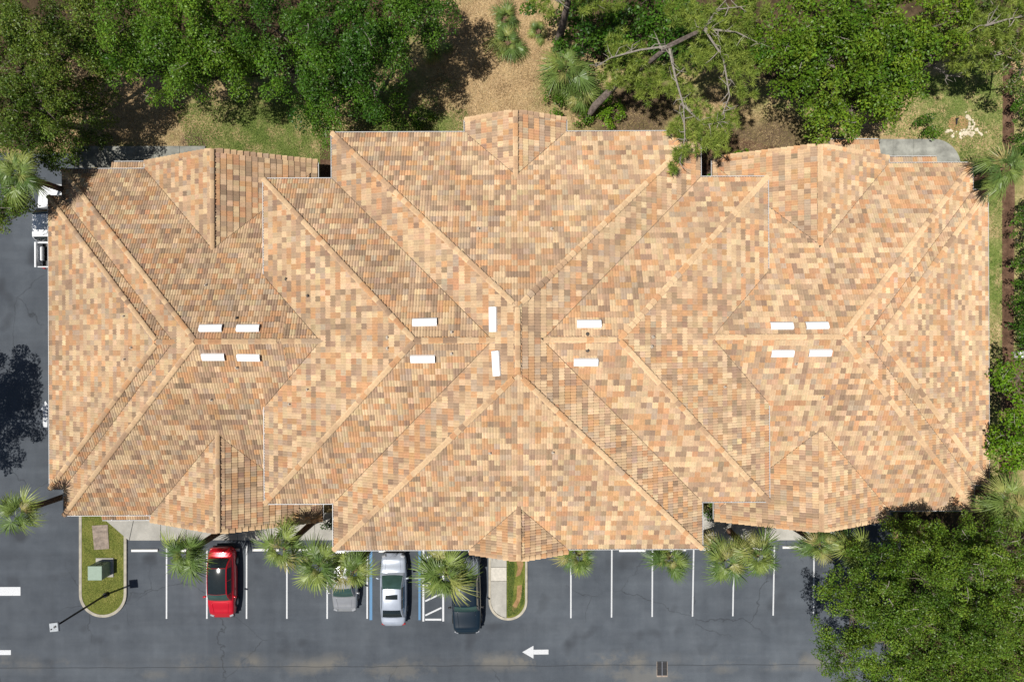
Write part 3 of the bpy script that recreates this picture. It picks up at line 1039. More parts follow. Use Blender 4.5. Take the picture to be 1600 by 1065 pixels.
def palm(name, px, py, h, label, seed, n=34, size=1.0, lean=(0, 0), dry=3, base_z=0.0, group='fan palms around the building', cat='palm tree'):
    r = random.Random(seed)
    top = W(px, py, h)
    base = Vector((top.x - lean[0], top.y - lean[1], base_z))
    root = empty(name, base)
    tag(root, label, cat, group)
    tm = palm_trunk_mesh(h - base_z - (.4 if h > 1.5 else .1))
    for v in tm.vertices:
        t = v.co.z / (h - base_z)
        v.co.x += lean[0] * t; v.co.y += lean[1] * t
    link('trunk', tm, root)
    c_ = Vector((lean[0], lean[1], h - base_z))
    for i in range(n + dry):
        isdry = i >= n
        az = i * 2.39996 + r.uniform(-.55, .55)
        t = i / n
        el = math.radians(74 - 92 * t ** .8 + r.uniform(-12, 12)) if not isdry else math.radians(r.uniform(-75, -55))
        s = size * r.uniform(.62, 1.16) * (1 if not isdry else .8)
        if i < 9: s *= .6; el = math.radians(r.uniform(15, 75))
        o = link('frond', r.choice(DRY if isdry else FRONDS), root)
        R = Matrix.Rotation(az, 4, 'Z') @ Matrix.Rotation(-el, 4, 'Y') @ Matrix.Rotation(r.uniform(-.5, .5), 4, 'X') @ Matrix.Scale(s, 4)
        o.matrix_local = Matrix.Translation(c_ + Vector((math.cos(az) * .08, math.sin(az) * .08, -.25 * t))) @ R
    return root


PALMS = [
    (29, 800, 5.8, 'fan palm over the dark lane at the lower left roof corner', 1.0),
    (289, 866, 5.0, 'fan palm touching the left side of the red car', 1.0),
    (442, 858, 6.3, 'leftmost palm of the cluster above the grey car', 1.0),
    (497, 885, 6.0, 'middle palm of the cluster, just left of the grey car', 1.05),
    (552, 894, 5.8, 'palm hanging over the roofs of the grey and silver cars', 1.12),
    (697, 898, 6.2, 'palm over the hatched bay and the bed of the dark pickup', 1.12),
    (905, 868, 5.2, 'palm poking from the eave just right of the walkway island', .92),
    (1047, 872, 5.3, 'lone palm between bays left of the right palm pair', .95),
    (1134, 876, 5.8, 'left palm of the pair at the right corner of the tall roof', 1.05),
    (1186, 870, 5.8, 'right palm of the pair over the right hand bays', .95),
    (1283, 852, 5.6, 'small palm half swallowed by the big oak edge', .8),
    (1338, 862, 5.6, 'palm crown showing through the top left of the big oak', 1.0),
    (1572, 262, 6.0, 'palm at the upper right corner by the mulch strip', 1.15),
    (1580, 786, 6.0, 'palm at the right edge below the bright green trees', 1.15),
    (26, 272, 7.4, 'pale fan palm over the white pickup at the left edge', .9),
]
for i, (x, y, h, lb, s) in enumerate(PALMS):
    palm('fan_palm', x, y, h, lb, 100 + i, 19 + (i * 5) % 9, s * (.92 + .05 * ((i * 7) % 4)))
for i, (x, y, h, lb, s, n) in enumerate([(885, 108, 2.6, 'palmetto with drooping fans beside the tall pine trunk', 1.15, 26), (905, 140, 2.0, 'lower palmetto in front of the bush behind the building', 1.0, 22),
                                         (793, 66, .7, 'pale spiky palmetto in the dry straw clearing', .95, 20), (790, 28, .6, 'smaller pale palmetto at the top of the straw clearing', .75, 16),
                                         (841, 48, .6, 'small palmetto on the right side of the straw clearing', .6, 14), (681, 76, .8, 'palmetto in the shade at the edge of the dark green tree', .7, 16)]):
    palm('palmetto', x, y, h, lb, 300 + i, n, s, dry=1, group='palmettos behind the building', cat='palmetto')

# ------------------------------------------------------------------ broadleaf trees, shrubs and pines
def rot_basis(nrm):
    nrm = nrm / np.linalg.norm(nrm, axis=1, keepdims=True)
    a = RNG.normal(size=nrm.shape)
    u = np.cross(nrm, a); u /= np.linalg.norm(u, axis=1, keepdims=True)
    return u, np.cross(nrm, u)


NLEAF = [0]
def leaves(centers, nper, spread, size, tones, flat=.55, up=.95):
    """domed sprays of kite shaped leaves round the centres -> polygons (N,4,3), colours"""
    cnt = np.maximum(12, (nper * (spread / .6) ** 2 * (.17 / size) ** 2).astype(int))
    n = int(cnt.sum()); NLEAF[0] += n
    rep_ = lambda a: np.repeat(a, cnt, 0)
    c = rep_(centers); R = rep_(spread)[:, None]
    a = RNG.random(n) * 6.2832
    el = rep_(RNG.uniform(.6, 1.0, len(centers))); ea = rep_(RNG.random(len(centers)) * 3.14)
    rho = np.sqrt(RNG.random(n)) * (1 + .28 * np.sin(5 * a + ea * 7) * rep_(RNG.random(len(centers))))
    x, y = np.cos(a) * rho, np.sin(a) * rho * el
    X = x * np.cos(ea) - y * np.sin(ea); Y = x * np.sin(ea) + y * np.cos(ea)
    tilt = rep_(RNG.normal(0, .28, (len(centers), 2)))
    Z = flat * (.75 - rho ** 2) + tilt[:, 0] * X + tilt[:, 1] * Y + RNG.normal(0, .26, n)
    p = c + np.stack([X, Y, Z], 1) * R
    nrm = RNG.normal(size=(n, 3)) * .62 + np.stack([X * .7 - tilt[:, 0], Y * .7 - tilt[:, 1], np.full(n, up)], 1)
    u, v = rot_basis(nrm)
    L = (size * RNG.uniform(.65, 1.35, n))[:, None]; w = L * RNG.uniform(.45, .65, (n, 1))
    P = np.stack([p - u * L * .5, p + v * w * .5 + u * L * .05, p + u * L * .5, p - v * w * .5 + u * L * .05], 1)
    col = rep_(tones) * RNG.uniform(.6, 1.5, (n, 1)) * (1 + RNG.normal(0, .08, (n, 3)))
    return P, np.clip(col, .004, .6)


def tree(name, label, cat, lobes, base=None, trunk_r=.22, size=.14, nper=150, dens=1.0, pal=((.050, .085, .018), (.085, .125, .026)), twigs=0, group=None, flat=.55, cl=(.42, .8), shell=.72, twig_mat='twig', bark='bark', nlimb=1):
    """lobes: (px, py, z, r) seen at that pixel at height z; radius in metres"""
    Ls = [(W(x, y, z), r) for x, y, z, r in lobes]
    cm = sum((l[0] for l in Ls), Vector()) / len(Ls)
    b0 = Vector((cm.x, cm.y, -.03)) if base is None else Vector((*gp(*base), -.03))
    root = empty(name, b0)
    tag(root, label, cat, group)
    cen, spr, ton = [], [], []
    p0, p1 = np.array(pal[0]), np.array(pal[1])
    for c, r in Ls:
        ro = np.mean(cl)
        k1 = max(4, int(1.55 * dens * r * r / ro ** 2)); k2 = int(.35 * dens * r * r / ro ** 2)
        for k, lo_, hi_ in ((k1, .78, 1.08), (k2, .3, .7)):
            z_ = RNG.uniform(-.25, 1, k); a_ = RNG.random(k) * 6.2832; q_ = np.sqrt(1 - z_ ** 2)
            d = np.stack([np.cos(a_) * q_, np.sin(a_) * q_, z_ * .85], 1)
            cen.append(np.array(c) + d * (r * RNG.uniform(lo_, hi_, (k, 1))))
            spr.append(RNG.uniform(*cl, k))
            lt = RNG.normal(.5, .18)
            t = np.clip(lt + RNG.normal(0, .25, (k, 1)), 0, 1)
            ton.append((p0 + (p1 - p0) * t) * np.array([.98, 1.14, 1.0]))
    cen = np.concatenate(cen); spr = np.concatenate(spr); ton = np.concatenate(ton)
    keep = cen[:, 2] > .25
    cen, spr, ton = cen[keep], spr[keep], ton[keep]
    P, col = leaves(cen, nper, spr, size, ton, flat)
    P -= np.array(b0)
    link('crown', fast_mesh('crown', P, 4, MAT['leaf'], col), root)
    # trunk and limbs
    mb = MB(); h = cm.z
    zt = max(.4, h * .45)
    fork = Vector((0, 0, zt)) + (Vector((cm.x, cm.y, 0)) - Vector((b0.x, b0.y, 0))) * .4
    mb.tube([(0, 0, 0), tuple(fork * .5 + Vector((.06, -.05, 0))), tuple(fork)], [trunk_r * 1.25, trunk_r, trunk_r * .8], 9)
    mb.build('trunk', MAT[bark], root, True)
    for c, r in Ls:
        lb = MB()
        q = c - b0
        midp = fork.lerp(q, .5) + Vector((random.uniform(-.3, .3), random.uniform(-.3, .3), .25))
        lb.tube([tuple(fork), tuple(midp), tuple(q)], [trunk_r * .6, trunk_r * .38, trunk_r * .16], 6)
        idx = np.argsort(np.linalg.norm(cen - np.array(c), axis=1))[:int(4 + twigs)]
        for j in idx:
            e = Vector(cen[j]) - b0
            m1 = q.lerp(e, .5) + Vector((random.uniform(-.2, .2), random.uniform(-.2, .2), random.uniform(-.05, .2)))
            lb.tube([tuple(q), tuple(m1), tuple(e + (e - q) * .15)], [trunk_r * .15 + .008, .02, .007], 4, False)
        lb.build('limb', MAT[bark], root, True)
    if twigs:
        tw = MB()
        sel = RNG.choice(len(cen), min(len(cen), twigs * 9), replace=False)
        for j in sel:
            e = Vector(cen[j]) - b0 + Vector((0, 0, spr[j] * flat * .8))
            a_ = random.uniform(0, 6.28); L = random.uniform(.35, .9)
            d_ = Vector((math.cos(a_), math.sin(a_), random.uniform(-.1, .3))) * L
            k_ = Vector((random.uniform(-.15, .15), random.uniform(-.15, .15), .05))
            tw.tube([tuple(e - d_ * .5), tuple(e + k_), tuple(e + d_ * .5)], [.02, .015, .006], 4, False)
            tw.tube([tuple(e + k_), tuple(e + k_ + Vector((d_.y, -d_.x, .1)) * .4)], [.012, .004], 4, False)
        tw.build('twigs', MAT[twig_mat], root)['kind'] = 'stuff'
    return root


OAK = ((.052, .082, .010), (.140, .170, .028))
DARK = ((.028, .070, .008), (.085, .150, .014))
MIDG = ((.042, .088, .008), (.120, .185, .018))
BRI = ((.085, .150, .008), (.155, .230, .015))
YEL = ((.085, .105, .022), (.145, .165, .040))

tree('oak_tree', 'olive green oak filling the upper left corner', 'tree', [(15, 40, 8, 2.6), (85, 25, 8.5, 2.4), (35, 110, 7.5, 2.5), (95, 90, 8, 2.0), (15, 180, 6.5, 2.2), (70, 170, 6.5, 2.0), (35, 235, 5.8, 1.9), (110, 200, 5, 1.1), (140, 120, 5, 1.2), (165, 165, 3.6, .9), (125, 160, 4.6, 1.1), (5, 325, 5.2, 1.2), (-5, 355, 4.4, 1.0), (28, 312, 5, .9), (34, 300, 6.2, .8), (30, 335, 5.2, .8), (130, 45, 7.5, 1.8), (-50, 120, 7, 3), (80, 235, 5, 1.2)],
     (75, 190), .28, .12, 150, .9, OAK, 6, 'trees behind the building')
tree('leafy_tree', 'dark green tree next to the corner oak along the top edge', 'tree', [(195, 45, 7.8, 2.4), (255, 25, 8.6, 2.5), (315, 60, 8.4, 2.4), (365, 35, 8, 2.2), (225, 105, 6.6, 2.0), (285, 110, 7, 2.0), (340, 115, 6.6, 1.9), (385, 110, 6, 1.7), (180, 85, 5.8, 1.4), (290, -30, 8, 2.8), (280, 140, 5, 1.3)],
     (290, 120), .26, .13, 150, .95, MIDG, 3, 'trees behind the building', .7, (.5, 1.0))
tree('leafy_tree', 'dense dark green tree left of the straw clearing, its foot near the tall roof', 'tree', [(440, 55, 8.2, 2.0), (445, 120, 6.8, 1.7), (515, 45, 9, 2.2), (560, 75, 8.6, 2.3), (555, 125, 7.4, 2.0), (600, 30, 8.5, 2.2), (630, 65, 8, 1.8), (500, 105, 7.2, 1.7), (470, 150, 5.2, 1.4), (530, 165, 5, 1.5), (585, 140, 5.6, 1.6), (660, 15, 7, 1.8), (540, -30, 9, 2.6), (515, 190, 3.2, 1.0), (600, 170, 3.8, 1.5)],
     (560, 160), .28, .13, 150, .95, DARK, 3, 'trees behind the building', .7, (.5, 1.0))
tree('maple_tree', 'broad bright green tree along the top right, widest of that row', 'tree', [(1170, 35, 8, 2.2), (1225, 60, 8.2, 2.1), (1280, 40, 9, 2.3), (1290, 100, 8, 2.0), (1345, 75, 8.4, 2.0), (1395, 35, 8.8, 2.3), (1450, 45, 8, 2.1), (1395, 95, 7.4, 1.9), (1350, 135, 6.8, 1.8), (1300, 150, 6.2, 1.6), (1330, 175, 5, 1.4), (1240, 105, 6.8, 1.7), (1455, 90, 6.6, 1.7), (1410, 130, 5.8, 1.5), (1345, -20, 8.5, 2.6), (1290, 185, 4.2, 1.1), (1370, 175, 4.2, 1.2)],
     (1340, 140), .3, .165, 165, .9, ((.055, .105, .008), (.15, .20, .018)), 4, 'trees behind the building', .7, (.5, .95))
tree('leafy_tree', 'shaded green thicket tree behind the pine boughs at the top centre', 'tree', [(940, 25, 4.5, 1.8), (985, 55, 4.2, 1.8), (1040, 40, 4.5, 2.0), (1085, 60, 4.5, 1.8), (850, -10, 4.5, 1.6), (1010, 0, 5, 2.0), (905, 60, 3, 1.2), (960, 85, 3.4, 1.3)], None, .18, .19, 150, .9, DARK, 0, 'trees behind the building')
tree('leafy_tree', 'yellow green tree in the top right corner past the maple', 'tree', [(1530, 15, 7.5, 1.8), (1585, 40, 7, 1.8), (1560, 75, 6, 1.3), (1595, 110, 5, 1.2), (1505, -10, 7.5, 1.8)], (1590, 90), .2, .15, 140, .7, YEL, 4, 'trees behind the building')
# the big oak at the lower right
tree('live_oak', 'very large live oak covering the lower right corner of the car park', 'tree',
     [(1325, 905, 6.2, 1.7), (1330, 960, 6.6, 1.9), (1320, 1020, 6.4, 1.7), (1380, 880, 6.8, 1.8), (1385, 930, 8, 2.1), (1385, 1000, 8, 2.2), (1445, 862, 6.6, 1.6), (1445, 905, 8.4, 2.1), (1450, 975, 8.8, 2.3), (1440, 1045, 8.2, 2.2), (1508, 850, 6.2, 1.6),
      (1510, 895, 8.2, 2.0), (1515, 960, 8.8, 2.3), (1505, 1030, 8.6, 2.3), (1565, 850, 6.6, 1.7), (1575, 915, 8, 2.1), (1580, 985, 8.2, 2.2), (1570, 1050, 8.2, 2.2), (1370, 1060, 7, 1.9), (1410, 838, 5.0, 1.1), (1480, 1090, 8.5, 2.5), (1640, 950, 7.8, 2.4), (1640, 1040, 7.8, 2.4)],
     (1450, 930), .42, .108, 128, 1.08, ((.050, .088, .010), (.145, .195, .022)), 12, None, .6, (.34, .62))
tree('leafy_tree', 'bright green tree at the right edge, upper of two', 'tree', [(1592, 590, 4.2, 1.2), (1600, 630, 4, 1.1), (1580, 612, 3.4, .8)], None, .12, .19, 150, 1., BRI, 2, 'bright trees on the right edge')
tree('leafy_tree', 'bright green tree at the right edge, lower of two', 'tree', [(1580, 675, 4.4, 1.35), (1592, 715, 4.2, 1.3), (1565, 690, 3.6, .9), (1610, 690, 4.4, 1.5)], None, .12, .19, 150, 1., BRI, 2, 'bright trees on the right edge')
tree('leafy_tree', 'leafy tree past the left edge whose shadow lies on the lane', 'tree', [(-222, 640, 8, 2.0), (-197, 690, 8, 1.9), (-222, 750, 7.6, 1.8), (-294, 680, 8.5, 2.4), (-172, 610, 7, 1.3), (-199, 775, 6.5, 1.2), (-157, 665, 6.6, 1.2), (-249, 590, 7, 1.4)], (-80, 660), .3, .15, 150, .95, MIDG, 0)
# hedge plants down the right side and shrubs
hz = [(1594, 130, 1.6, .8), (1596, 175, 1.7, .8), (1598, 225, 1.6, .8), (1596, 325, 1.7, .8), (1597, 365, 1.8, .8), (1595, 405, 1.7, .8), (1596, 445, 1.8, .85), (1595, 485, 1.7, .8), (1597, 525, 1.7, .8)]
where = ['topmost hedge shrub on the right edge beneath the yellow green tree', 'second hedge shrub from the top on the right edge', 'hedge shrub just above the upper right palm', 'first hedge shrub below the upper right palm', 'second hedge shrub below the upper right palm',
         'third hedge shrub below the upper right palm', 'hedge shrub halfway down the right edge, third above the white box', 'hedge shrub second above the small white box', 'hedge shrub next above the small white box']
for (x, y, z, r), lb in zip(hz, where):
    tree('hedge_shrub', lb, 'shrub', [(x, y, z * .6, r), (x + 14, y + 12, z * .7, r)], None, .04, .12, 130, 1., DARK, 0, 'hedge along the right edge', .7, (.25, .42))
for x, y, z, r, lb, pal in [(875, 160, 1.2, 1.0, 'bright bush right of the small rear gable', MIDG), (905, 178, .9, .8, 'low bush beside the leaning pine trunk', MIDG), (955, 180, .8, .9, 'leafy low shrub under the pine along the tall roof', BRI), (945, 150, 1.0, .8, 'shaded shrub under the left pine boughs', DARK),
                            (1158, 237, .4, .32, 'tiny round green shrub by the right wing roof', BRI), (516, 812, 1.0, .5, 'small dark shrub in the notch left of the tall front roof', DARK), (1109, 268, .7, .45, 'small shrub squeezed between the two rear roofs on the right', DARK), (1110, 795, .8, .5, 'dark shrub in the notch right of the tall front roof', DARK),
                            (1545, 745, .8, .6, 'shaded shrub at the lower right roof corner', DARK), (1450, 198, .8, .7, 'low green shrub above the curved rear walkway', MIDG), (660, 185, .4, .7, 'low green weeds by the edge of the straw clearing', MIDG), (150, 215, .9, .9, 'dark shrub above the rear walkway on the left', OAK), (115, 235, 1.2, .8, 'dark shrub at the left end of the rear walkway', OAK)]:
    tree('shrub', lb, 'shrub', [(x, y, z * .7, r)], None, .03, .12, 130, 1.2, pal, 0, 'shrubs round the building', .7, (.25, .42))


def pine(name, label, base, trunk_px, tufts, boughs, r=.24, seed=1, bare=()):
    """trunk_px: (px,py,z) up the stem; tufts: (px,py,z,r,count)"""
    rr = random.Random(seed)
    b0 = Vector((*gp(*base), -.03))
    root = empty(name, b0); tag(root, label, 'pine tree', 'pines behind the building')
    tp = [Vector((0, 0, 0))] + [W(*q) - b0 for q in trunk_px]
    mb = MB(); mb.tube([tuple(p) for p in tp], [r * (1.1 - .75 * i / (len(tp) - 1)) for i in range(len(tp))], 9)
    mb.build('trunk', MAT['pine_bark'], root, True)
    for bg in boughs:
        pb = [W(*q) - b0 for q in bg]
        lb = MB(); n = len(pb)
        lb.tube([tuple(p) for p in pb], [.065 * (1 - .7 * i / (n - 1)) for i in range(n)], 6)
        for i in range(n - 1):
            for _ in range(5):
                t = rr.random(); p = pb[i].lerp(pb[i + 1], t)
                d = Vector((rr.uniform(-1, 1), rr.uniform(-1, 1), rr.uniform(-.1, .6))).normalized() * rr.uniform(.4, 1.1)
                k_ = Vector((rr.uniform(-.2, .2), rr.uniform(-.2, .2), rr.uniform(-.1, .15)))
                lb.tube([tuple(p), tuple(p + d * .5 + k_), tuple(p + d)], [.03, .02, .007], 4, False)
        lb.build('limb', MAT['twig'], root, True)
    V, Cc = [], []
    for (x, y, z, rad, cnt) in tufts:
        c = np.array(W(x, y, z) - b0); cnt = int(cnt * 1.0)
        d = RNG.normal(size=(cnt, 3)); d /= np.linalg.norm(d, axis=1, keepdims=True); d *= RNG.random((cnt, 1)) ** .4; d[:, 2] *= .5
        tc = c + d * rad
        nn = 44
        dirs = RNG.normal(size=(cnt, nn, 3)) + np.array([0, 0, .45]); dirs /= np.linalg.norm(dirs, axis=2, keepdims=True)
        L = RNG.uniform(.24, .44, (cnt, nn, 1))
        tip = tc[:, None] + dirs * L
        sd = np.cross(dirs, RNG.normal(size=dirs.shape)); sd /= np.linalg.norm(sd, axis=2, keepdims=True)
        a = tc[:, None] + sd * .018 + dirs * .03; b_ = tc[:, None] - sd * .018 + dirs * .03
        V.append(np.stack([a, b_, tip], 2).reshape(-1, 3, 3))
        tone = np.clip(RNG.normal(.5, .28, (cnt, 1, 1)), 0, 1)
        col = np.array([.140, .215, .032]) * (1 - tone) + np.array([.32, .38, .075]) * tone
        Cc.append((np.broadcast_to(col, (cnt, nn, 3)) * RNG.uniform(.75, 1.25, (cnt, nn, 1))).reshape(-1, 3))
    link('needles', fast_mesh('needles', np.concatenate(V), 3, MAT['leaf'], np.concatenate(Cc)), root)
    return root


pine('pine_tree', 'leaning pine behind the building whose boughs reach over the tall roof corner', (917, 188),
     [(930, 165, 1.8), (955, 140, 4.0), (1000, 110, 6.5), (1045, 72, 9.0), (1100, 45, 10.2)],
     [(985, 105, 7, 1.5, 70), (1010, 130, 6.4, 1.2, 55), (955, 120, 6, .9, 32), (1045, 120, 6.5, 1.0, 34), (965, 70, 8, .9, 22), (1065, 145, 7, .8, 22), (1085, 185, 8.2, 1.1, 44), (1120, 195, 8.2, 1.1, 46), (1060, 205, 8.4, .7, 20), (1140, 185, 8, .8, 24), (1065, 238, 9, .6, 20), (1050, 262, 9, .3, 7), (1095, 215, 8.6, .9, 30), (1120, 225, 8, .7, 22),
      (1085, 90, 8.6, 1.2, 44), (1125, 75, 9, 1.3, 52), (1160, 60, 9, 1.2, 46), (1105, 30, 10, 1.3, 50), (1170, 20, 9.6, 1.3, 48), (1065, 20, 9, 1.0, 26), (1150, 110, 8.4, 1.1, 40), (1185, 90, 8.4, .9, 30), (1160, 145, 8, .8, 22)],
     [[(1045, 72, 9.0), (1000, 78, 8.6), (955, 90, 8), (930, 105, 7.4)], [(1045, 72, 9.0), (1055, 120, 8.6), (1068, 165, 8.4), (1070, 215, 9), (1062, 255, 9)], [(1100, 45, 10.2), (1130, 90, 9), (1140, 150, 8.6), (1120, 200, 8.4)], [(1100, 45, 10.2), (1150, 50, 9.5), (1190, 70, 9)], [(1068, 165, 8.4), (1100, 195, 8.4), (1140, 190, 8.2)], [(1100, 45, 10.2), (1120, 15, 10), (1165, 10, 9.8)]], .26, 3)
pine('pine_tree', 'upright pine with a dark bare trunk leaving the top edge near the centre', (871, 78), [(876, 52, 3.2), (886, 10, 7), (897, -35, 10.5)],
     [(900, -40, 10, 1.5, 60), (860, 5, 8, .8, 14), (925, 2, 8.6, 1.0, 26), (960, -5, 8.5, 1.0, 24), (835, -5, 8, .8, 16)], [[(892, -12, 8.8), (925, 0, 8.6), (965, -8, 8.6)], [(890, -5, 8.2), (860, 0, 8), (838, -5, 8)]], .3, 5)
pine('pine_tree', 'thin pine at the top right with bare boughs over the grass', (1402, 132), [(1425, 118, 2.2), (1455, 100, 4.5), (1500, 70, 7), (1540, 40, 9)],
     [(1500, 100, 6, .9, 22), (1530, 70, 7.5, 1.1, 40), (1560, 45, 8.5, 1.2, 44), (1520, 40, 8.5, 1.0, 34), (1590, 70, 7.5, 1.0, 30), (1480, 80, 6.4, .7, 16), (1590, 15, 9, 1.2, 40), (1550, 95, 6.5, .7, 16)],
     [[(1500, 70, 7), (1540, 75, 7), (1590, 95, 7)], [(1455, 100, 4.5), (1480, 118, 4.5), (1500, 120, 4.4)], [(1540, 40, 9), (1575, 30, 9), (1605, 25, 9)]], .17, 6)

# ------------------------------------------------------------------ loose cover: grass blades, weeds and litter
def poly_pts(poly, n):
    P = np.array(poly, float); lo, hi = P.min(0), P.max(0)
    out = []
    while len(out) < n:
        c = lo + RNG.random((n * 2, 2)) * (hi - lo)
        ins = np.zeros(len(c), bool); j = len(P) - 1
        for i in range(len(P)):
            cond = ((P[i, 1] > c[:, 1]) != (P[j, 1] > c[:, 1])) & (c[:, 0] < (P[j, 0] - P[i, 0]) * (c[:, 1] - P[i, 1]) / (P[j, 1] - P[i, 1] + 1e-9) + P[i, 0])
            ins ^= cond; j = i
        out.extend(c[ins].tolist())
    return np.array(out[:n])


def blades(name, label, poly_px, n, cols, z=0.0, h=(.05, .13), cat='grass', lump=.6):
    pts = poly_pts([gp(*q) for q in poly_px], n)
    ph = np.sin(pts[:, :1] * 1.9 + 1.3 * np.sin(pts[:, 1:] * 1.3)) * np.sin(pts[:, 1:] * 2.3 + np.sin(pts[:, :1] * 1.1))
    ph = ph * lump + RNG.normal(0, .5, (n, 1))
    c0, c1, c2 = [np.array(c) for c in cols]
    t = np.clip(.5 + ph * .5, 0, 1)
    col = np.where(t < .5, c0 + (c1 - c0) * t * 2, c1 + (c2 - c1) * (t * 2 - 1)) * RNG.uniform(.75, 1.25, (n, 1))
    base = np.concatenate([pts, np.full((n, 1), z)], 1)
    a = RNG.random(n) * 6.283; L = RNG.uniform(*h, n)
    d = np.stack([np.cos(a) * L, np.sin(a) * L, L * RNG.uniform(.25, .9, n)], 1)
    s = np.stack([-np.sin(a), np.cos(a), np.zeros(n)], 1) * RNG.uniform(.012, .03, (n, 1))
    V = np.stack([base - s, base + s, base + d], 1)
    o = link(name, fast_mesh(name, V, 3, MAT['blade'], col))
    tag(o, label, cat, None, 'stuff')


G1 = ((.095, .15, .03), (.18, .245, .055), (.36, .36, .14))
ST = ((.28, .19, .10), (.48, .345, .19), (.64, .50, .29))
blades('grass', 'patchy green and dry lawn behind the left wing', [(270, 165), (420, 150), (530, 190), (730, 170), (730, 215), (520, 250), (300, 245)], 16000, G1)
blades('straw', 'dry pine straw and dead grass in the clearing behind the building', [(690, -20), (850, -20), (870, 90), (860, 185), (720, 190), (640, 160), (700, 90)], 20000, ST, -.03, (.06, .18), 'straw')
blades('leaf_litter', 'dry leaf litter under the trees at the upper left', [(90, 90), (200, 120), (290, 160), (300, 240), (120, 250), (90, 190)], 7000, ST, -.03, (.05, .14), 'litter')
blades('grass', 'rough grass in the upper right clearing', [(1380, 210), (1440, 140), (1510, 90), (1566, 100), (1566, 330), (1500, 300), (1500, 230)], 14000, G1, -.03, (.06, .16))
blades('grass', 'narrow lawn strip along the right wing', [(1500, 250), (1566, 300), (1566, 560), (1560, 780), (1520, 790), (1500, 700), (1500, 300)], 12000, G1, -.03)
blades('grass', 'dry grass between the pine shade and the right wing', [(880, 150), (1000, 165), (1130, 140), (1290, 200), (1330, 240), (1110, 255), (900, 210)], 14000, ((.14, .13, .045), (.28, .21, .10), (.42, .31, .17)), -.03, (.05, .15))
blades('grass', 'mown turf on the left parking island', [(131, 800), (160, 800), (193, 836), (193, 930), (183, 948), (163, 955), (143, 949), (132, 930)], 9000, ((.11, .145, .03), (.21, .235, .05), (.38, .35, .11)), .09, (.03, .08))
blades('grass', 'green turf on the walkway island', [(793, 862), (804, 862), (804, 900), (800, 945), (812, 950), (818, 900), (819, 940), (808, 957), (793, 962)], 3600, ((.05, .10, .02), (.10, .155, .03), (.19, .20, .06)), .095, (.03, .08))

# rubble round the washed out hole at the upper right
rb = empty('broken_pit', W(1497, 196)); tag(rb, 'ring of broken white rubble round a hole in the upper right lawn', 'rubble')
pit = [(1497 + 17 * math.cos(t) * random.uniform(.85, 1.1), 193 + 12 * math.sin(t) * random.uniform(.85, 1.1)) for t in np.linspace(0, 2 * math.pi, 15)[:-1]]
o = sheet('soil', [tuple(Vector((*gp(*q), 0)) - rb.location)[:2] for q in pit][::-1], -.012, MAT['bare'], rb)
hole = MB(); hole.tube([(-.12, .05, .005), (-.1, .45, .012), (.05, .5, .012)], [.05, .09, .04], 6); hole.build('drain_stub', MAT['black_trim'], rb)
for k in range(70):
    t = random.uniform(-2.6, 1.2) if k < 40 else 0
    if k < 40: q = (1497 + 22 * math.cos(t) + random.gauss(0, 2.5), 195 - 15 * math.sin(t) + random.gauss(0, 2.5))
    else: q = (1505 + random.gauss(6, 11), 208 + random.gauss(0, 4))
    mb = MB(); s = random.uniform(.08, .24)
    mb.box((0, 0, s * .2), (s, s * random.uniform(.5, .9), s * .5), random.uniform(0, 3), s * .12)
    lo = Vector((*gp(*q), -.025)) - rb.location
    mb.build('stone', MAT['sand'], rb, loc=lo)

# ------------------------------------------------------------------ vehicles
def lerp_tab(tab, t):
    for (a, va), (b_, vb) in zip(tab, tab[1:]):
        if t <= b_:
            s = (t - a) / (b_ - a) if b_ > a else 0
            s = max(0, min(1, s)); s = s * s * (3 - 2 * s)
            return va + (vb - va) * s
    return tab[-1][1]


def grid_mesh(fn, us, vs_, flip=False):
    V, Fc = [], []
    for v in vs_:
        for u in us: V.append(fn(u, v))
    n = len(us)
    for i in range(len(vs_) - 1):
        for j in range(n - 1):
            f = (i * n + j, i * n + j + 1, (i + 1) * n + j + 1, (i + 1) * n + j)
            Fc.append(f[::-1] if flip else f)
    return V, Fc


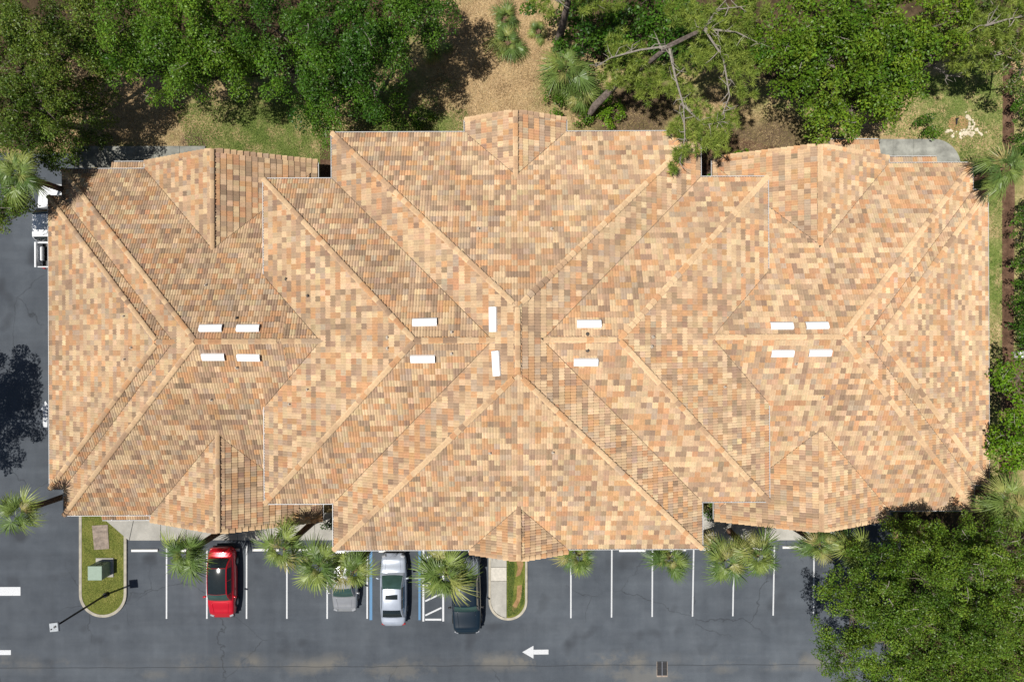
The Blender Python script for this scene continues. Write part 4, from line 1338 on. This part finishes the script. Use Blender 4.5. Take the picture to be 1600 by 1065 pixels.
def vehicle(name, label, cat, loc, rz, L, Wd, col, belt, roof_h, top_tab, ks, wb=.88, wr=.70, glass='glass', wglass='glass_green', pickup=None, pano=False, sunroof=False, base_z=.2, wheel_r=.33, roof_metal=.3):
    """front is +Y. top_tab: height of the body deck along t in [-1 rear, 1 front]; ks: y of cowl, roof front, roof rear, rear deck"""
    root = empty(name, loc, rz); tag(root, label, cat)
    body_m = paintwork(name + '_paint', col, roof_metal)
    hw = Wd / 2
    yr = -L / 2 if not pickup else pickup[0] - .03        # body shell ends behind the cab on a pickup

    def halfw(t):
        return hw * (1 - .13 * abs(t) ** 3) * (1 - max(0, abs(t) - .86) ** 2 * 9.)

    def body(u, v):                # u: round the section 0..1 left sill to right sill, v: along
        t = v
        y = t * L / 2
        w = halfw(t); zt = lerp_tab(top_tab, t)
        tabs = [(0, (-.90, 0)), (.08, (-.985, .16)), (.18, (-1, .45)), (.27, (-.975, .78)), (.33, (-.93, .93)), (.40, (-.72, .99)), (.5, (0, 1.025)), (.60, (.72, .99)), (.67, (.93, .93)), (.73, (.975, .78)), (.82, (1, .45)), (.92, (.985, .16)), (1, (.90, 0))]
        for (a, pa), (b_, pb) in zip(tabs, tabs[1:]):
            if u <= b_ + 1e-9:
                s = (u - a) / (b_ - a); px_ = pa[0] + (pb[0] - pa[0]) * s; pz = pa[1] + (pb[1] - pa[1]) * s; break
        return (px_ * w, y + (.0), base_z + (zt - base_z) * pz)
    us = [0, .04, .08, .13, .18, .225, .27, .30, .33, .365, .40, .45, .5, .55, .60, .635, .67, .70, .73, .775, .82, .87, .92, .96, 1]
    t0 = max(-1, yr / (L / 2))
    ts = [t0 + (1 - t0) * i / 46 for i in range(47)]
    V, Fc = grid_mesh(body, us, ts, True)
    n = len(us)
    # close the ends with rounded bumpers
    for end, s in ((0, -1), (46, 1)):
        ring = [end * n + j for j in range(n)]
        if s < 0 and pickup:
            Fc.append(tuple(ring)); continue
        c0 = len(V)
        for j in ring:
            p = V[j]; V.append((p[0] * .93, p[1] + s * .07, base_z + (p[2] - base_z) * .86 + .03))
        for j in range(n - 1):
            a, b_, c_, d = ring[j], ring[j + 1], c0 + j + 1, c0 + j
            Fc.append((a, b_, c_, d) if s < 0 else (d, c_, b_, a))
        Fc.append(tuple(range(c0, c0 + n)) if s < 0 else tuple(range(c0 + n - 1, c0 - 1, -1)))
    link('body', mesh('body', V, Fc, body_m, True), root)

    # cabin shell: u across -1..1, v along 0..1
    yc, yf, yb, yd = ks
    vk = [0, .25, .72, 1.0]

    def cabin(u, v, off=0.0):
        if v < .25: h = math.sin(v / .25 * math.pi / 2) ** .9; y = yc + (yf - yc) * v / .25
        elif v < .72: h = 1.0; y = yf + (yb - yf) * (v - .25) / .47
        else: h = math.cos((v - .72) / .28 * math.pi / 2) ** .9; y = yb + (yd - yb) * (v - .72) / .28
        h = max(h, 0)
        au = abs(u)
        a = 1.0 if au < .62 else 1 - ((au - .62) / .38) ** 1.25
        sg = 1 if u >= 0 else -1
        crown = roof_h * .035 * (1 - (au / .62) ** 2) if au < .62 else 0
        camber = .05 * math.sin(math.pi * min(1, max(0, (v - .2) / .6)))
        w_roof = wr * hw
        if au < .62: x = u / .62 * w_roof
        else: x = sg * (w_roof + (wb * hw - w_roof) * (au - .62) / .38)
        if h < 1: x *= 1 + (wb / wr - 1) * (1 - h) * .75 if au < .62 else 1
        if au >= .62 and h < 1:
            e = w_roof * (1 + (wb / wr - 1) * (1 - h) * .75)
            x = sg * (e + (wb * hw - e) * (au - .62) / .38)
        y += (1 - min(1, (au / .8) ** 2)) * (.10 * (1 - v) if v < .25 else (-.06 * (v - .72) / .28 if v > .72 else 0)) * (1 if yc > yd else -1)
        z = belt - .03 + (roof_h - belt + .03) * h * a + (crown + camber * a) * h
        return (x * (1 + off * .8), y, z + off)
    us2 = [-1, -.95, -.9, -.84, -.78, -.72, -.66, -.62, -.5, -.3, 0, .3, .5, .62, .66, .72, .78, .84, .9, .95, 1]
    vs2 = [i / 40 for i in range(41)]
    V, Fc = grid_mesh(cabin, us2, vs2, False)
    cab = link('roof', mesh('roof', V, Fc, body_m, True), root)

    def patch(nm, u0, u1, v0, v1, mat, off=.008, nu=9, nv=7, parent=root):
        V, Fc = grid_mesh(lambda u, v: cabin(u, v, off), [u0 + (u1 - u0) * i / nu for i in range(nu + 1)], [v0 + (v1 - v0) * i / nv for i in range(nv + 1)], False)
        return link(nm, mesh(nm, V, Fc, MAT[mat], True), parent)
    patch('windshield', -.60, .60, .035, .225, wglass)
    patch('rear_window', -.57, .57, .755, .955, glass)
    if pano: patch('glass_roof', -.57, .57, .232, .748, glass)
    if sunroof: patch('sunroof', -.40, .40, .33, .46, glass)
    for s in (-1, 1):
        for v0, v1 in ((.20, .47), (.49, .74)):
            patch('side_window', s * .93, s * .67, v0, v1, glass, .008, 4, 8)
    # seams of hood and boot, drawn as narrow recess strips of real geometry
    for s in (-1, 1):
        hb = MB()
        y0_, y1_ = yc + .12, L / 2 - .28
        pts = []
        for i in range(7):
            y = y0_ + (y1_ - y0_) * i / 6; t = y / (L / 2)
            pts.append((s * (hw * (.60 - .10 * i / 6)), y, base_z + (lerp_tab(top_tab, t) - base_z) * 1.006 + .004))
        hb.tube(pts, [.012] * 7, 5); hb.build('hood_crease', body_m, root, True)
    # wheels
    for sx in (-1, 1):
        for y in (L / 2 - .90, -L / 2 + .95):
            t = MB(); t.tube([(sx * (hw - .22), 0, 0), (sx * (hw - .20), 0, 0), (sx * (hw - .01), 0, 0), (sx * (hw + .005), 0, 0)], [wheel_r * .9, wheel_r, wheel_r, wheel_r * .92], 22)
            wh = t.build('wheel', MAT['rubber'], root, True, (0, y, wheel_r))
            r_ = MB(); r_.tube([(sx * (hw - .02), 0, 0), (sx * (hw + .012), 0, 0)], [wheel_r * .64, wheel_r * .6], 16)
            r_.build('rim', MAT['alloy'], wh, False)
    # mirrors, lamps, bumpers
    for sx in (-1, 1):
        mb = MB(); mb.box((sx * (hw + .09), yc - .28, belt + .07), (.22, .11, .15), sx * .25, .035)
        mb.build('mirror', body_m if not pickup else MAT['black_trim'], root, True)
        lp = MB(); lp.box((sx * hw * .70, L / 2 - .10, belt * .70), (.28, .16, .13), -sx * .35, .04); lp.build('headlight', MAT['headlamp'], root)
        tl = MB(); tl.box((sx * hw * .74, -L / 2 + .03, belt * .66), (.26, .13, .16), sx * .3, .04); tl.build('taillight', MAT['taillamp'], root)
    for nm, y in (('front_bumper', L / 2 + .03), ('rear_bumper', -L / 2 - .03)):
        bp = MB(); bp.box((0, y, base_z + .17), (Wd * .78, .14, .2), 0, .05)
        bp.build(nm, MAT['chrome'] if pickup else MAT['black_trim'], root)
    if pickup:
        y1_, rail = pickup[0], pickup[1]
        y0_ = -L / 2
        bm_ = MB()
        for s in (-1, 1):
            bm_.box((s * (hw - .07), (y0_ + y1_) / 2, (rail + base_z + .15) / 2 + .07), (.13, y1_ - y0_, rail - base_z - .05), 0, .03)
            for y in (y0_ + .95,):
                bm_.box((s * (hw - .22), y, .92), (.22, .95, .30), 0, .05)
        bm_.box((0, y1_ - .05, (rail + .6) / 2), (Wd - .2, .06, rail - .6), 0, .01)
        bed = bm_.build('cargo_bed', body_m, root)
        fl = MB(); fl.box((0, (y0_ + y1_) / 2, .66), (Wd - .24, y1_ - y0_ - .1, .05)); fl.build('bed_floor', MAT['black_trim'] if pickup[2] != 'cover' else MAT['rubber'], root)
        tg = MB(); tg.box((0, y0_ + .04, (rail + .62) / 2), (Wd - .27, .07, rail - .62), 0, .015); tg.build('tailgate', body_m, root)
        if pickup[2] == 'cover':
            cv = MB(); cv.box((0, (y0_ + y1_) / 2 , rail + .022), (Wd - .20, y1_ - y0_ - .08, .035), 0, .012)
            cv.build('bed_cover', simple('grey_tonneau', (.10, .115, .135), .6), root)
    return root


SED = [(-1, .80), (-.93, .96), (-.55, 1.0), (.30, .98), (.5, .95), (.86, .78), (.97, .66), (1, .60)]
SUV = [(-1, .90), (-.95, 1.02), (-.5, 1.06), (.30, 1.04), (.5, 1.01), (.84, .88), (.97, .72), (1, .66)]
TRK = [(-1, 1.1), (-.5, 1.16), (.25, 1.18), (.45, 1.16), (.85, 1.10), (.96, .96), (1, .84)]
PI = math.pi
vehicle('red_car', 'glossy red car with black glass roof parked nose out', 'car', W(353.5, 904), PI, 4.62, 1.86, (.55, .006, .018), .98, 1.52, SUV, (1.10, .38, -1.15, -1.85), glass='glass', wglass='glass_green', pano=True, roof_metal=.25)
vehicle('grey_car', 'silver grey car under the palms with only its nose clear', 'car', W(542.5, 898), PI, 4.4, 1.76, (.33, .335, .345), .97, 1.46, SED, (1.12, .25, -1.05, -1.80), wglass='glass_green', roof_metal=.35)
vehicle('silver_sedan', 'pale silver sedan with a dark sunroof beside the hatched bay', 'car', W(617.5, 915), 0, 4.72, 1.82, (.40, .44, .51), .97, 1.46, SED, (1.18, .16, -.98, -1.80), wglass='glass_green', sunroof=True, roof_metal=.25)
vehicle('dark_pickup', 'dark navy crew cab pickup parked nose out by the walkway island', 'pickup truck', W(729.5, 914), PI + .02, 5.85, 2.0, (.005, .014, .024), 1.18, 1.86, TRK, (1.30, .62, -.78, -1.10), wr=.74, pickup=(-1.12, 1.24, 'cover'), wheel_r=.40, base_z=.32, roof_metal=.1)
vehicle('white_pickup', 'white pickup half under the eave and trees at the left edge', 'pickup truck', W(97, 357), 0, 5.6, 2.0, (.80, .81, .82), 1.18, 1.86, TRK, (1.20, .50, -.80, -1.08), wr=.74, wglass='glass', pickup=(-1.10, 1.24, 'open'), wheel_r=.40, base_z=.32, roof_metal=0.)

# ------------------------------------------------------------------ street furniture
lp = empty('lamp_post', W(168, 927)); tag(lp, 'tall black car park lamp post with a square head on the grass island', 'lamp post')
H = 5.35
mb = MB(); mb.tube([(0, 0, .05), (0, 0, H)], [.075, .055], 10); mb.build('pole', MAT['black_pole'], lp, True)
mb = MB(); mb.tube([(0, 0, .05), (0, 0, .32), (0, 0, .36)], [.17, .16, .09], 14); mb.build('base', MAT['black_pole'], lp)
mb = MB(); mb.box((0, 0, H + .09), (.56, .56, .16), .1, .03); mb.build('lamp_head', MAT['lamp_head'], lp)
mb = MB(); mb.box((.08, .03, H + .185), (.16, .12, .03), .5, .01); mb.tube([(-.14, -.12, H + .17), (-.14, -.12, H + .22)], [.05, .04], 8); mb.build('photocell', MAT['black_trim'], lp)
mb = MB(); mb.box((0, 0, H), (.46, .46, .03), .1); mb.build('lens', MAT['white_box'], lp)

tb = empty('transformer_cabinet', W(165.5, 885)); tag(tb, 'green metal transformer cabinet on the grass island', 'transformer')
mb = MB(); mb.box((0, 0, .13), (1.20, 1.30, .1), 0, .02); mb.build('pad', MAT['concrete'], tb)
mb = MB(); mb.box((-.02, -.03, .68), (.92, .92, 1.0), 0, .02); mb.build('cabinet', MAT['green_box'], tb)
mb = MB(); mb.box((-.02, -.03, 1.205), (.95, .95, .05), 0, .015); mb.build('lid', MAT['green_box'], tb)
mb = MB(); mb.box((-.02, .44, .68), (.02, .02, .9)); mb.box((.20, .44, .75), (.05, .04, .16)); mb.build('door_seam', MAT['black_trim'], tb)
pd = MB(); pd.prism([gp(145.5, 820), gp(170, 818.5), gp(172, 856), gp(149, 857.5)][::-1], .05, .135)
o = pd.build('concrete_pad', MAT['pad']); tag(o, 'brown weathered rectangular utility pad on the grass island', 'utility pad')

dr = empty('storm_drain', W(1034.5, 1044)); tag(dr, 'rectangular iron storm drain grate in the lane', 'drain')
mb = MB(); mb.box((0, -.03, .004), (.74, 1.06, .01)); mb.build('collar', MAT['pad'], dr)
mb = MB(); mb.box((0, .02, .0065), (.68, .96, .012)); mb.build('pit', MAT['dark_hole'], dr)
for s in (-1, 1):
    g_ = MB()
    for k in range(7): g_.box((s * .17 - .12 + .04 * k, .02, .016), (.016, .90, .012))
    for k in range(3): g_.box((s * .17, .02 - .44 + .44 * k, .018), (.30, .03, .012))
    g_.build('grate', MAT['iron'], dr)
mb = MB(); mb.box((0, .02, .02), (.05, .98, .02)); mb.build('bar', MAT['alloy'], dr)

ub = empty('utility_box', W(1588, 553)); ub.rotation_euler.z = .3
tag(ub, 'small white utility box beside the hedge on the right', 'utility box')
mb = MB(); mb.box((0, 0, .3), (.36, .42, .66), 0, .02); mb.build('case', MAT['white_box'], ub)
mb = MB(); mb.box((0, 0, .65), (.40, .46, .05), 0, .015); mb.build('lid', MAT['white_box'], ub)

print('leaves', NLEAF[0])
